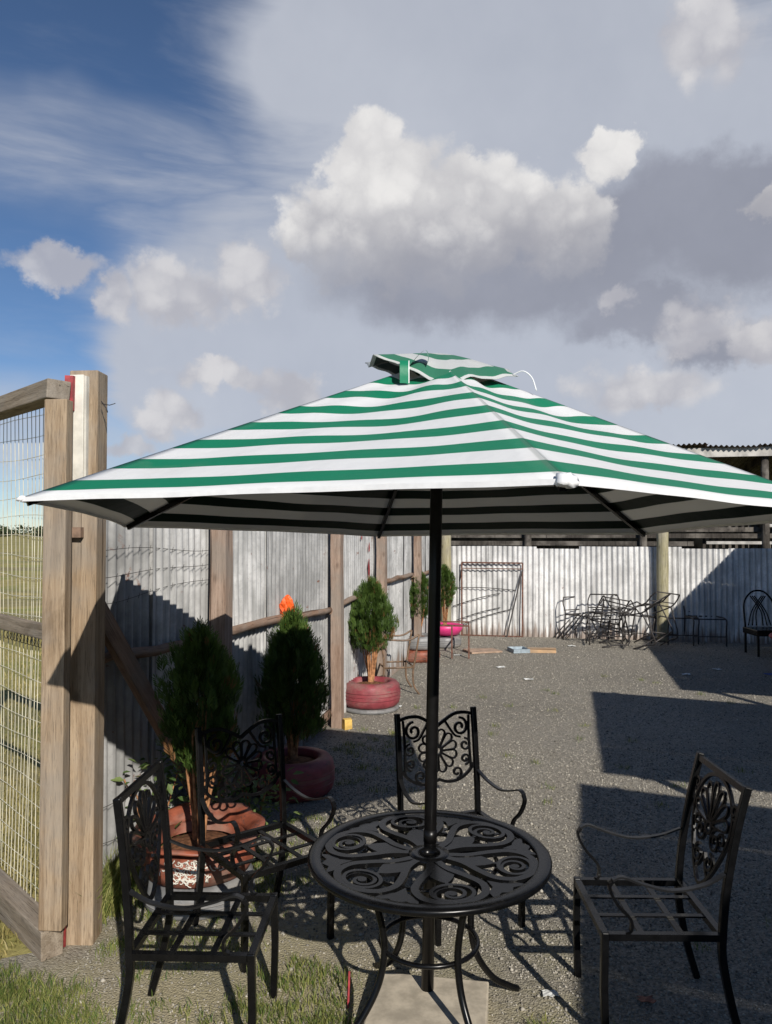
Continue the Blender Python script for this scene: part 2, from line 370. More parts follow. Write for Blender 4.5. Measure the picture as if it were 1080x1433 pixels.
def mat_ground(name, gravel):
    m, t, b = newmat(name)
    tc = nn(t, 'ShaderNodeTexCoord').outputs['Object']
    big = noise(t, tc, 0.35, 5, 0.6, 0.3); mid = noise(t, tc, 2.2, 6, 0.65, 0.3); fine = noise(t, tc, 30, 5, 0.7)
    # grass / soil colour
    gs = mixc(t, sstep(t, mid, 0.35, 0.65), (0.29, 0.25, 0.085), (0.44, 0.36, 0.15))
    gs = mixc(t, sstep(t, big, 0.45, 0.65, 0, 0.6), gs, (0.22, 0.25, 0.075))
    gs = mixc(t, sstep(t, fine, 0.5, 0.75, 0, 0.5), gs, (0.10, 0.09, 0.05))
    mpf = nn(t, 'ShaderNodeMapping'); t.links.new(tc, mpf.inputs[0]); mpf.inputs['Scale'].default_value = (0.05, 0.16, 1)
    patch = noise(t, mpf.outputs[0], 1.6, 6, 0.7, 0.5)
    gs = mixc(t, sstep(t, patch, 0.48, 0.62, 0, 0.65), gs, (0.20, 0.175, 0.10))
    if not gravel:
        t.links.new(gs, b.inputs['Base Color']); b.inputs['Roughness'].default_value = 0.95
        b.inputs['Specular IOR Level'].default_value = 0.1
        bump(t, b, fine, 0.6, 0.03)
        return m
    vo = nn(t, 'ShaderNodeTexVoronoi'); t.links.new(tc, vo.inputs['Vector']); vo.inputs['Scale'].default_value = 105
    vo2 = nn(t, 'ShaderNodeTexVoronoi'); t.links.new(tc, vo2.inputs['Vector']); vo2.inputs['Scale'].default_value = 230
    sp = nn(t, 'ShaderNodeSeparateColor'); t.links.new(vo.outputs['Color'], sp.inputs[0])
    gv = mixc(t, sp.outputs[0], (0.155, 0.140, 0.114), (0.395, 0.362, 0.305))
    gv = mixc(t, sstep(t, mid, 0.3, 0.75, 0.0, 0.35), gv, (0.27, 0.235, 0.185))
    gv = mixc(t, sstep(t, big, 0.42, 0.66, 0.0, 0.35), gv, (0.13, 0.12, 0.105))
    # bare, grassy soil towards the gate
    s2 = nn(t, 'ShaderNodeSeparateXYZ'); t.links.new(tc, s2.inputs[0])
    dx = mth(t, 'MULTIPLY', mth(t, 'ADD', s2.outputs[0], 0.55), 0.62)
    dy = mth(t, 'MULTIPLY', mth(t, 'SUBTRACT', s2.outputs[1], 2.7), 0.7)
    dd = mth(t, 'SQRT', mth(t, 'ADD', mth(t, 'MULTIPLY', dx, dx), mth(t, 'MULTIPLY', dy, dy)))
    gmask = sstep(t, mth(t, 'ADD', dd, mth(t, 'MULTIPLY', mth(t, 'SUBTRACT', mid, 0.5), 1.6)), 1.0, 0.3, 0, 0.7)
    col = mixc(t, gmask, gv, mixc(t, 0.5, gs, (0.44, 0.39, 0.29)))
    t.links.new(col, b.inputs['Base Color']); b.inputs['Roughness'].default_value = 0.9
    b.inputs['Specular IOR Level'].default_value = 0.2
    hh = mth(t, 'ADD', mth(t, 'MULTIPLY', vo.outputs['Distance'], -0.8), mth(t, 'MULTIPLY', vo2.outputs['Distance'], -0.35))
    bump(t, b, hh, 0.75, 0.009)
    return m
M['field'] = mat_ground('dry_field', False)
M['gravel'] = mat_ground('grey_gravel', True)
def mat_pebble():
    m, t, b = newmat('gravel_stone')
    at_ = nn(t, 'ShaderNodeAttribute'); at_.attribute_name = 'tone'
    t.links.new(mixc(t, at_.outputs['Fac'], (0.11, 0.10, 0.083), (0.46, 0.425, 0.36)), b.inputs['Base Color'])
    b.inputs['Roughness'].default_value = 0.85; b.inputs['Specular IOR Level'].default_value = 0.25
    return m
M['pebble'] = mat_pebble()

# ------------------------------------------------------------------ mesh helpers
class MB:
    def __init__(s): s.v = []; s.f = []; s.sm = []
    def add(s, vs, fs, smooth=False):
        o = len(s.v); s.v += [tuple(v) for v in vs]
        for f in fs: s.f.append(tuple(i + o for i in f)); s.sm.append(smooth)
        return s
    def box(s, c, size, rot=None, jit=0.0):
        x, y, z = (k / 2 for k in size)
        vs = [Vector((i * x, j * y, k * z)) for i in (-1, 1) for j in (-1, 1) for k in (-1, 1)]
        if jit: vs = [v + Vector((random.uniform(-jit, jit), random.uniform(-jit, jit), random.uniform(-jit, jit))) for v in vs]
        if rot is not None: vs = [rot @ v for v in vs]
        c = Vector(c)
        return s.add([v + c for v in vs], [(0, 1, 3, 2), (4, 6, 7, 5), (0, 4, 5, 1), (2, 3, 7, 6), (0, 2, 6, 4), (1, 5, 7, 3)])
    def bar(s, p0, p1, w, h, up=(0, 0, 1)):
        return s.sweep([p0, p1], up, w, h)
    def sweep(s, pts, n, w, th, closed=False, bev=0.0):
        """rectangular section swept along a path; w across the path, th along n"""
        pts = [Vector(p) for p in pts]; n = Vector(n).normalized(); N = len(pts); vs = []
        for i, p in enumerate(pts):
            a = pts[(i - 1) % N] if (closed or i > 0) else p
            b = pts[(i + 1) % N] if (closed or i < N - 1) else p
            t = (b - a).normalized(); sd_ = n.cross(t)
            if sd_.length < 1e-4: sd_ = Vector((1, 0, 0)).cross(t)
            sd_.normalize(); nl = t.cross(sd_).normalized()
            for (q, r) in ((-1, -1), (1, -1), (1, 1), (-1, 1)):
                vs.append(p + sd_ * (q * w / 2) + nl * (r * th / 2))
        fs = []
        for i in range(N if closed else N - 1):
            j = (i + 1) % N
            for k in range(4):
                l = (k + 1) % 4
                fs.append((i * 4 + k, i * 4 + l, j * 4 + l, j * 4 + k))
        if not closed:
            fs.append((3, 2, 1, 0)); e = (N - 1) * 4; fs.append((e, e + 1, e + 2, e + 3))
        return s.add(vs, fs)
    def tube(s, pts, r, n=8, closed=False, cap=True):
        pts = [Vector(p) for p in pts]; N = len(pts)
        rs = r if isinstance(r, (list, tuple)) else [r] * N
        vs = []; prev = None
        for i, p in enumerate(pts):
            a = pts[(i - 1) % N] if (closed or i > 0) else p
            b = pts[(i + 1) % N] if (closed or i < N - 1) else p
            t = (b - a).normalized()
            if prev is None:
                ref = Vector((0, 0, 1)) if abs(t.z) < 0.9 else Vector((1, 0, 0))
                u = t.cross(ref).normalized()
            else:
                u = (prev - t * prev.dot(t)).normalized()
            prev = u; w = t.cross(u)
            for k in range(n):
                a_ = 2 * math.pi * k / n
                vs.append(p + (u * math.cos(a_) + w * math.sin(a_)) * rs[i])
        fs = []
        for i in range(N if closed else N - 1):
            j = (i + 1) % N
            for k in range(n):
                l = (k + 1) % n
                fs.append((i * n + k, i * n + l, j * n + l, j * n + k))
        s.add(vs, fs, True)
        if cap and not closed:
            o = len(s.v) - len(vs)
            s.f.append(tuple(o + k for k in range(n))[::-1]); s.sm.append(False)
            s.f.append(tuple(o + (N - 1) * n + k for k in range(n))); s.sm.append(False)
        return s
    def lathe(s, prof, n=32, wob=None, c=(0, 0, 0)):
        N = len(prof); vs = []
        for i, (r, z) in enumerate(prof):
            for k in range(n):
                a = 2 * math.pi * k / n
                q = 1 + (wob(a, z) if wob else 0)
                vs.append((c[0] + r * q * math.cos(a), c[1] + r * q * math.sin(a), c[2] + z))
        fs = [(i * n + k, i * n + (k + 1) % n, (i + 1) * n + (k + 1) % n, (i + 1) * n + k) for i in range(N - 1) for k in range(n)]
        return s.add(vs, fs, True)
    def poly(s, pts, n, th):
        """flat plate from an outline, thickness th along n"""
        pts = [Vector(p) for p in pts]; n = Vector(n).normalized() * th / 2; N = len(pts)
        vs = [p + n for p in pts] + [p - n for p in pts]
        fs = [tuple(range(N)), tuple(range(2 * N - 1, N - 1, -1))]
        fs += [(i, N + i, N + (i + 1) % N, (i + 1) % N) for i in range(N)]
        return s.add(vs, fs)
    def mesh(s, name):
        me = bpy.data.meshes.new(name); me.from_pydata(s.v, [], s.f)
        me.polygons.foreach_set('use_smooth', s.sm); me.update(); return me
    def build(s, name, mat, parent=None, loc=None):
        return link(name, s.mesh(name), mat, parent, loc)
def link(name, me, mat, parent=None, loc=None):
    if mat is not None and not me.materials: me.materials.append(M[mat])
    o = bpy.data.objects.new(name, me); C.objects.link(o)
    if parent is not None: o.parent = parent
    if loc is not None: o.location = loc
    return o
def tag(o, label, cat, group=None):
    o['label'] = label; o['category'] = cat
    if group: o['group'] = group
    return o
def thing(name, label, cat, loc=(0, 0, 0), rz=0.0, group=None):
    o = bpy.data.objects.new(name, None); C.objects.link(o); o.empty_display_size = 0.1
    o.location = loc; o.rotation_euler = (0, 0, rz)
    return tag(o, label, cat, group)
def structure(o): o['kind'] = 'structure'; return o
def bevel(o, w, seg=2):
    m = o.modifiers.new('bevel', 'BEVEL'); m.width = w; m.segments = seg; m.limit_method = 'ANGLE'; return o
def spline(pts, n=8, closed=False):
    """Catmull-Rom through the points"""
    pts = [Vector(p) for p in pts]; N = len(pts); out = []
    for i in range(N if closed else N - 1):
        p1, p2 = pts[i], pts[(i + 1) % N]
        p0 = pts[(i - 1) % N] if (closed or i > 0) else p1 * 2 - p2
        p3 = pts[(i + 2) % N] if (closed or i < N - 2) else p2 * 2 - p1
        for k in range(n):
            t = k / n
            out.append(0.5 * (2 * p1 + (p2 - p0) * t + (2 * p0 - 5 * p1 + 4 * p2 - p3) * t * t + (3 * p1 - p0 - 3 * p2 + p3) * t ** 3))
    if not closed: out.append(pts[-1])
    return out
def copy_tree(o, parent=None):
    c_ = o.copy(); C.objects.link(c_)
    if parent is not None: c_.parent = parent
    for ch in list(o.children): copy_tree(ch, c_)
    return c_
def blades_mesh(name, pos, hgt, wid, lean, tone, quad=True):
    """many grass blades in one mesh; numpy arrays"""
    n = len(pos); a = rng.uniform(0, 2 * np.pi, n)
    d = np.stack([np.cos(a), np.sin(a), np.zeros(n)], 1); la = rng.uniform(0, 2 * np.pi, n)
    ld = np.stack([np.cos(la), np.sin(la), np.zeros(n)], 1) * (lean * hgt)[:, None]
    up = np.array([0, 0, 1.0])
    b0 = pos - d * wid[:, None] / 2; b1 = pos + d * wid[:, None] / 2
    m0 = pos + up * (hgt * 0.55)[:, None] + ld * 0.35 - d * wid[:, None] * 0.38; m1 = m0 + d * wid[:, None] * 0.76
    tp = pos + up * (hgt * 0.95)[:, None] + ld
    v = np.stack([b0, b1, m1, m0, tp], 1).reshape(-1, 3)
    i = np.arange(n) * 5
    q = np.stack([i, i + 1, i + 2, i + 3], 1); t = np.stack([i + 3, i + 2, i + 4], 1)
    return np_mesh(name, v, [q, t], np.repeat(tone, 5))
def np_mesh(name, v, facelists, tone=None, smooth=False):
    me = bpy.data.meshes.new(name)
    me.vertices.add(len(v)); me.vertices.foreach_set('co', np.ascontiguousarray(v, dtype=np.float32).ravel())
    loops = np.concatenate([f.ravel() for f in facelists]); sizes = np.concatenate([np.full(len(f), f.shape[1]) for f in facelists])
    st = np.concatenate([[0], np.cumsum(sizes)[:-1]])
    me.loops.add(len(loops)); me.loops.foreach_set('vertex_index', loops.astype(np.int32))
    me.polygons.add(len(sizes)); me.polygons.foreach_set('loop_start', st.astype(np.int32))
    me.polygons.foreach_set('loop_total', sizes.astype(np.int32))
    if smooth: me.polygons.foreach_set('use_smooth', np.ones(len(sizes), dtype=bool))
    if tone is not None:
        at_ = me.attributes.new('tone', 'FLOAT', 'POINT'); at_.data.foreach_set('value', tone.astype(np.float32))
    me.update(calc_edges=True); me.validate(); return me

# ------------------------------------------------------------------ layout
FDIR = Vector((0.2345, 0.9721, 0))                 # direction of the left fence, away from the camera
FNOR = Vector((0.9721, -0.2345, 0))                # it faces the yard
FA = Vector((-1.475, 3.40, 0))                     # fence line beside the gate
FANG = math.atan2(FDIR.y, FDIR.x)
def fpt(Y, off=0.0, z=0.0):
    return FA + FDIR * ((Y - FA.y) / FDIR.y) + FNOR * off + Vector((0, 0, z))
FAR0 = Vector((0.93, 13.7, 0)); FAR1 = Vector((9.6, 11.7, 0))
FARD = (FAR1 - FAR0).normalized(); FARN = Vector((FARD.y, -FARD.x, 0))

# ------------------------------------------------------------------ ground
def build_ground():
    b = MB(); xs = [-3000, -400, -60, -10, 0, 10, 60, 400, 3000]; ys = [-3000, -300, -30, 0, 8, 16, 40, 120, 400, 3000]
    vs = [(x, y, 0) for y in ys for x in xs]
    fs = [(j * 9 + i, j * 9 + i + 1, (j + 1) * 9 + i + 1, (j + 1) * 9 + i) for j in range(len(ys) - 1) for i in range(8)]
    b.add(vs, fs); structure(b.build('ground', 'field'))
    b = MB(); a = fpt(3.1, 0.0); 
    pts = [Vector((-4, -6, 0)), Vector((-4, 2.7, 0)), Vector((-2.3, 3.02, 0)), fpt(3.36, 0.0), fpt(13.5, 0.03), FAR0, FAR1, Vector((9.6, -6, 0))]
    b.add([(p.x, p.y, 0.004) for p in pts], [tuple(range(len(pts)))[::-1]])
    me = b.mesh('gravel_yard'); me.flip_normals() if me.polygons[0].normal.z < 0 else None
    structure(link('gravel_yard', me, 'gravel'))
build_ground()

def build_pebbles():
    # loose stones of the gravel, denser close by
    P = []
    for (y0, y1, x0, x1, n) in ((2.1, 4.0, -1.3, 2.3, 26000), (4.0, 6.5, -0.9, 3.6, 24000), (6.5, 10, -0.6, 5.0, 16000), (10, 13.3, 0.2, 6.0, 11000)):
        p = np.stack([rng.uniform(x0, x1, n), rng.uniform(y0, y1, n)], 1); P.append(p)
    p = np.concatenate(P)
    fx = FA.x + (p[:, 1] - FA.y) * FDIR.x / FDIR.y
    keep = (p[:, 0] > fx + 0.1) & (p[:, 1] < 13.6 - 0.23 * (p[:, 0] - 0.9))
    g = np.hypot((p[:, 0] + 0.55) * 0.62, (p[:, 1] - 2.7) * 0.7)
    keep &= ~((g < 0.75) & (rng.uniform(0, 1, len(p)) < 0.65))
    p = p[keep]; n = len(p)
    s = rng.uniform(0.0028, 0.0068, n) * (1 + 0.05 * p[:, 1]); s[rng.uniform(0, 1, n) < 0.02] *= 1.8
    o = np.array([(1, 0, 0), (0, 1, 0), (-1, 0, 0), (0, -1, 0), (0, 0, 1), (0, 0, -1)], float)
    fc = np.array([(0, 1, 4), (1, 2, 4), (2, 3, 4), (3, 0, 4), (1, 0, 5), (2, 1, 5), (3, 2, 5), (0, 3, 5)])
    a = rng.uniform(0, 6.28, n); ca, sa = np.cos(a), np.sin(a)
    loc = o[None] * (s[:, None, None] * rng.uniform(0.6, 1.3, (n, 6, 1)))
    loc[:, :, 2] *= 0.75
    x = loc[:, :, 0] * ca[:, None] - loc[:, :, 1] * sa[:, None]; y = loc[:, :, 0] * sa[:, None] + loc[:, :, 1] * ca[:, None]
    v = np.stack([x + p[:, None, 0], y + p[:, None, 1], loc[:, :, 2] + 0.004 + s[:, None] * 0.25], 2).reshape(-1, 3)
    f = (fc[None] + (np.arange(n) * 6)[:, None, None]).reshape(-1, 3)
    tone = np.repeat(np.clip(rng.normal(0.5, 0.25, n), 0, 1), 6)
    o_ = link('gravel_stones', np_mesh('gravel_stones', v, [f], tone), 'pebble')
    o_['kind'] = 'stuff'; tag(o_, 'loose grey gravel stones scattered over the yard', 'gravel')
build_pebbles()

def scatter(regions):
    out = []
    for (cx, cy, rx, ry, n) in regions:
        r = np.sqrt(rng.uniform(0, 1, n)); a = rng.uniform(0, 6.283, n)
        out.append(np.stack([cx + rx * r * np.cos(a), cy + ry * r * np.sin(a), np.full(n, 0.0)], 1))
    return np.concatenate(out)
def build_grass():
    # clumps: short dry grass of the yard near the gate
    cl = scatter([(-0.75, 2.55, 0.75, 0.45, 120), (-0.95, 2.4, 0.3, 0.15, 60), (-0.35, 3.0, 0.25, 0.3, 60), (-0.15, 2.75, 0.2, 0.15, 35), (-1.45, 2.9, 0.4, 0.24, 210), (-1.75, 3.05, 0.3, 0.2, 120), (0.58, 2.62, 0.13, 0.25, 70),
                  (-0.9, 3.7, 0.4, 0.6, 110), (0.35, 2.42, 0.5, 0.15, 60), (0.9, 2.5, 0.25, 0.3, 30), (-0.55, 4.4, 0.4, 0.5, 70), (-0.1, 6.2, 0.35, 0.9, 40), (2.0, 6.5, 2.0, 3.5, 40)])
    k = 26; n = len(cl) * k
    pos = np.repeat(cl, k, 0) + np.concatenate([rng.normal(0, 0.026, (n, 2)), np.zeros((n, 1))], 1); pos[:, 2] = 0.004
    fx = FA.x + (pos[:, 1] - FA.y) * FDIR.x / FDIR.y
    slab = (np.abs(pos[:, 0] - 0.13) < 0.25) & (np.abs(pos[:, 1] - 2.73) < 0.32)
    pos = pos[(~slab)]
    n = len(pos)
    o = link('yard_grass', blades_mesh('yard_grass', pos, rng.uniform(0.012, 0.05, n), rng.uniform(0.002, 0.0045, n), rng.uniform(0.1, 0.9, n),
             np.clip(rng.normal(0.42, 0.3, n), 0, 1)), 'grass')
    o['kind'] = 'stuff'; tag(o, 'short patchy yellow green grass around the chairs by the gate', 'grass')
    # tall weeds along the foot of the fence
    Y = rng.uniform(3.5, 4.7, 900); off = np.abs(rng.normal(0.05, 0.06, 900))
    base = np.array([tuple(fpt(y, f)) for y, f in zip(Y, off)])
    k = 4; pos = np.repeat(base, k, 0) + np.concatenate([rng.normal(0, 0.012, (900 * k, 2)), np.full((900 * k, 1), 0.004)], 1); n = len(pos)
    h = rng.uniform(0.06, 0.30, n) * np.where(pos[:, 1] < 3.9, 1.15, 0.6)
    o = link('fence_weeds', blades_mesh('fence_weeds', pos, h, rng.uniform(0.003, 0.006, n), rng.uniform(0.1, 0.9, n), np.clip(rng.normal(0.5, 0.32, n), 0, 1)), 'grass')
    o['kind'] = 'stuff'; tag(o, 'tall dry grass growing along the foot of the corrugated fence', 'grass')
    # grass of the field outside
    n = 26000
    yy = 3.0 + 12 * rng.uniform(0, 1, n) ** 1.7; xx = FA.x + (yy - FA.y) * 0.2412 - 0.12 - rng.uniform(0, 1, n) * (0.9 + 0.55 * yy)
    pos = np.stack([xx, yy, np.zeros(n)], 1)
    h = rng.uniform(0.015, 0.05, n) * (1 + 0.05 * yy)
    o = link('field_grass', blades_mesh('field_grass', pos, h, rng.uniform(0.003, 0.007, n) * (1 + 0.1 * yy), rng.uniform(0.2, 0.9, n), rng.uniform(0, 1, n)), 'dry')
    o['kind'] = 'stuff'; tag(o, 'dry yellow field grass outside the mesh gate', 'grass')
build_grass()

def build_far_wood():
    # low dark belt of trees along the horizon
    V = []; T_ = []
    n = 0
    for i in range(150):
        x = -420 + 480 * i / 150 + rng.uniform(-2, 2); y = 330 + rng.uniform(-25, 25); hh = rng.uniform(3.2, 5.6)
        m = 140
        u = rng.normal(0, 1, (m, 3)); u /= np.linalg.norm(u, axis=1)[:, None]
        c_ = np.array([x, y, hh * 0.5]) + u * np.array([4.5, 3.0, hh * 0.55]) * rng.uniform(0.5, 1, (m, 1))
        a = rng.normal(0, 0.5, (m, 3, 3))
        tri = c_[:, None, :] + a; tri[:, :, 2] = np.maximum(tri[:, :, 2], 0)
        V.append(tri.reshape(-1, 3)); T_.append(np.repeat(rng.uniform(0, 1, m), 3)); n += m
    o = link('far_wood', np_mesh('far_wood', np.concatenate(V), [np.arange(n * 3).reshape(-1, 3)], np.concatenate(T_)), 'farleaf')
    o['kind'] = 'stuff'; tag(o, 'low dark belt of trees on the horizon beyond the field', 'trees')
build_far_wood()

# ------------------------------------------------------------------ corrugated sheets
def sheet_mesh(w, h, pitch=0.076, amp=0.0135, rows=6, dent=0.006, seed=0):
    r = np.random.default_rng(seed); n = int(w / pitch * 8) + 1
    xs = np.linspace(-w / 2, w / 2, n); zs = np.linspace(0, h, rows)
    ph = r.uniform(0, 6, 3)
    v = []
    topj = r.uniform(-0.008, 0.008)
    for z in zs:
        for x in xs:
            d = dent * (math.sin(3.1 * z + ph[0]) * math.sin(4 * x + ph[1]) + 0.6 * math.sin(7 * z + 5 * x + ph[2]))
            v.append((x, amp * math.cos(2 * math.pi * x / pitch) + d, z + (topj * x if z > 0 else 0)))
    q = np.array([(j * n + i, j * n + i + 1, (j + 1) * n + i + 1, (j + 1) * n + i) for j in range(rows - 1) for i in range(n - 1)])
    return np_mesh('corrugated_sheet', np.array(v), [q], None, True)

def rough_post(b, p, h, r, n=9, lean=(0, 0), square=False):
    """round or squarish uneven post from the ground up"""
    k = 7; pts = []; rs = []
    for i in range(k):
        z = h * i / (k - 1)
        pts.append((p[0] + lean[0] * z + random.uniform(-.004, .004), p[1] + lean[1] * z + random.uniform(-.004, .004), p[2] + z)); rs.append(r * random.uniform(0.93, 1.06))
    b.tube(pts, rs, 4 if square else n)
    if square: b.sm = [False] * len(b.sm)
    return b

def build_left_fence():
    t = thing('corrugated_fence', 'long grey corrugated iron fence with wooden posts beside the potted trees', 'fence', FA, 0)
    loc = lambda p: Vector(p) - FA
    L = (13.55 - 3.40) / FDIR.y; w = 0.86; step = 0.80; k = int(L / step) + 1
    meshes = [sheet_mesh(w, 1.90, seed=i) for i in range(4)]
    s = 0.12
    for i in range(k):
        c_ = s + step * i + w / 2 - 0.1
        p = FDIR * c_ + FNOR * (0.004 + 0.012 * (i % 2))
        o = link('corrugated_sheet', meshes[i % 4], 'fence', t, (p.x, p.y, random.uniform(-0.04, 0.0)))
        o.rotation_euler = (0, random.uniform(-0.008, 0.008), FANG)
    for (Y, r, mt, hh) in ((4.82, 0.062, 'postpink', 1.93), (7.2, 0.058, 'postpink', 1.95), (8.85, 0.06, 'postpink', 1.95), (10.9, 0.058, 'postpink', 1.95), (13.3, 0.085, 'treated', 2.05)):
        b = MB(); rough_post(b, (0, 0, -0.1), hh + 0.1, r * 1.18, lean=(random.uniform(-.006, .006), 0), square=(mt == 'postpink'))
        p = loc(fpt(Y, 0.115)); o = b.build('post', mt, t, p); o.rotation_euler = (0, 0, FANG + R(45 if mt == 'postpink' else 0))
    # rails: rough logs nailed between fence and posts
    for (y0, y1, z0, z1, r) in ((3.45, 4.9, 1.20, 1.15, 0.026), (4.75, 7.3, 1.16, 1.09, 0.03), (7.15, 8.95, 1.08, 1.17, 0.028), (8.8, 11.0, 1.22, 1.20, 0.032), (10.8, 13.3, 1.18, 1.2, 0.03),
                            (4.85, 7.25, 0.1, 0.12, 0.035)):
        b = MB(); n = 9
        a, e = fpt(y0, 0.045, z0), fpt(y1, 0.045, z1); mid = (a + e) / 2; ln = (e - a).length
        pts = [(-ln / 2 + ln * i / (n - 1), random.uniform(-.008, .008), random.uniform(-.014, .014)) for i in range(n)]
        b.tube(pts, [r * random.uniform(0.85, 1.1) for _ in range(n)], 8)
        o = b.build('rail', 'log', t, loc(mid)); d = (e - a).normalized(); o.rotation_euler = d.to_track_quat('X', 'Z').to_euler()
    # diagonal brace from the gate post down into the yard side of the fence
    b = MB(); a, e = fpt(3.55, 0.10, 1.50), fpt(4.75, 0.12, 0.05); ln = (e - a).length
    b.box((0, 0, 0), (ln, 0.035, 0.095), jit=0.004); o = b.build('brace', 'log', t, loc((a + e) / 2)); o.rotation_euler = (e - a).to_track_quat('X', 'Z').to_euler()
    # slack barbed strands across the first bays
    for z0, sag in ((1.72, 0.03), (1.62, 0.05), (1.5, 0.03), (0.55, 0.06), (0.35, 0.05)):
        b = MB(); pts = []
        for i in range(25):
            u = i / 24; pts.append(loc(fpt(3.5 + 1.32 * u, 0.035 + 0.01 * math.sin(9 * u), z0 - sag * 4 * u * (1 - u) + 0.03 * math.sin(5 * u + z0 * 7))))
        b.tube(pts, 0.0016, 5)
        for i in range(2, 24, 2):
            q = Vector(pts[i]); b.tube([q + Vector((0, -.012, -.014)), q + Vector((0, .012, .014))], 0.0012, 4)
        b.build('wire_strand', 'rod', t)
    # red paint flakes on the sheets near the fourth post
    for (Y, z, w_, h_) in ((8.60, 1.63, 0.05, 0.09), (8.60, 1.38, 0.06, 0.22), (7.42, 1.72, 0.05, 0.06), (7.42, 1.34, 0.07, 0.07), (8.3, 1.75, 0.04, 0.07)):
        b = MB(); N = 9
        b.poly([(math.cos(6.283 * i / N) * w_ * random.uniform(.4, .7), 0, math.sin(6.283 * i / N) * h_ * random.uniform(.4, .7)) for i in range(N)], (0, 1, 0), 0.002)
        o = b.build('paint_patch', 'redpaint', t, loc(fpt(Y, 0.034, z))); o.rotation_euler = (0, 0, FANG)
build_left_fence()

def build_far_wall():
    t = thing('corrugated_wall', 'pale corrugated iron boundary wall across the far end of the yard', 'wall', FAR0, 0)
    ang = math.atan2(FARD.y, FARD.x); L = (FAR1 - FAR0).length
    tops = [1.57, 1.57, 1.53, 1.57, 1.57, 1.54, 1.55, 1.50, 1.52, 1.50, 1.50, 1.52]
    w = 0.86; step = 0.79
    for i, h in enumerate(tops):
        c_ = 0.05 + step * i + w / 2
        p = FARD * c_ + FARN * (0.004 + 0.012 * (i % 2))
        o = link('corrugated_sheet', sheet_mesh(w, h, 0.086, 0.016, seed=20 + i, dent=0.012), 'fwall', t, (p.x, p.y, -0.01))
        o.rotation_euler = (0, random.uniform(-.006, .006), ang)
    for (px, r, hh) in ((926, 0.095, 1.95), (1290, 0.08, 1.9)):
        # where this column meets the wall line
        rr = ray(px, 850); k = None
        den = rr.x * FARD.y - rr.y * FARD.x
        s_ = (FAR0.x * FARD.y - FAR0.y * FARD.x) / den
        p = Vector((rr.x * s_, rr.y * s_, 0)) + FARN * (r + 0.035) - FAR0
        b = MB(); rough_post(b, (0, 0, -0.1), hh + 0.1, r, 12); b.build('post', 'treated', t, p)
build_far_wall()

def build_far_shed():
    """open dark shed behind the far wall"""
    o0 = FAR0 - FARN * 1.0
    t = thing('open_shed', 'dark open fronted shed with corrugated roof behind the far wall', 'shed', o0)
    ang = math.atan2(FARD.y, FARD.x); Ln = 10.4
    rot = Matrix.Rotation(ang, 3, 'Z')
    def lp(s, d, z): return rot @ Vector((s, d, z))
    sl = 1.02 / 4.6
    # roof sheets, each sloping to the back
    n = 12; w = Ln / n
    for i in range(n):
        me = sheet_mesh(w + 0.06, 4.7, 0.086, 0.016, 4, 0.01, 60 + i)
        o = link('roof_sheet', me, 'roof', t, lp(-0.6 + w * (i + 0.5), -0.35, 3.29 + 0.012 * (i % 2) + (0.03 if i < 6 else 0)))
        o.rotation_euler = Euler((R(-90 - 6), 0, ang))
    b = MB(); b.box((0, 0, 0), (Ln, 0.035, 0.16)); o = b.build('fascia', 'fascia', t, lp(Ln / 2 - 0.6, -0.22, 3.19)); o.rotation_euler = (0, 0, ang)
    for s in np.linspace(-0.5, Ln - 0.8, 6):
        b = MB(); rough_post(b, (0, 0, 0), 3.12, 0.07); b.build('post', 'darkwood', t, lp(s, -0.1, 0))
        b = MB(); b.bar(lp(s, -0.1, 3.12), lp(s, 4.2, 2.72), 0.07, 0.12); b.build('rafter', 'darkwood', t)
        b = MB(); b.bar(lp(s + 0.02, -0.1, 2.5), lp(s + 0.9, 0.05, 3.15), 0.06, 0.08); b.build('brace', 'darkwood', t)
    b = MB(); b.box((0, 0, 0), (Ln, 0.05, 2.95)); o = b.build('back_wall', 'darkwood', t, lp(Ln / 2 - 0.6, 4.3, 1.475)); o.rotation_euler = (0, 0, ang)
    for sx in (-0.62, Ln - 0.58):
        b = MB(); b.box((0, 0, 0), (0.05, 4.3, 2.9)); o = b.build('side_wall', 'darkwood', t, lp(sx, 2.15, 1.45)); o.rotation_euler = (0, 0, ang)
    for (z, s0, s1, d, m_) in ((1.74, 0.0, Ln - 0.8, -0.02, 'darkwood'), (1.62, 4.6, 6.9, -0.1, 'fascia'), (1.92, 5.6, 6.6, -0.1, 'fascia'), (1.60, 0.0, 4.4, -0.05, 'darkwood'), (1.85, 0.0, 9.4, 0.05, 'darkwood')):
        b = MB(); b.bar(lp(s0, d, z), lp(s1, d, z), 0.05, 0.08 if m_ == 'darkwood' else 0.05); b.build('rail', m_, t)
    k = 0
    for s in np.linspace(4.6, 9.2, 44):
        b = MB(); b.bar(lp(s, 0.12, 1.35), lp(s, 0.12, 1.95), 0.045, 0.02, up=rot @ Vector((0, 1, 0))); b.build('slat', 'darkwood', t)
build_far_shed()

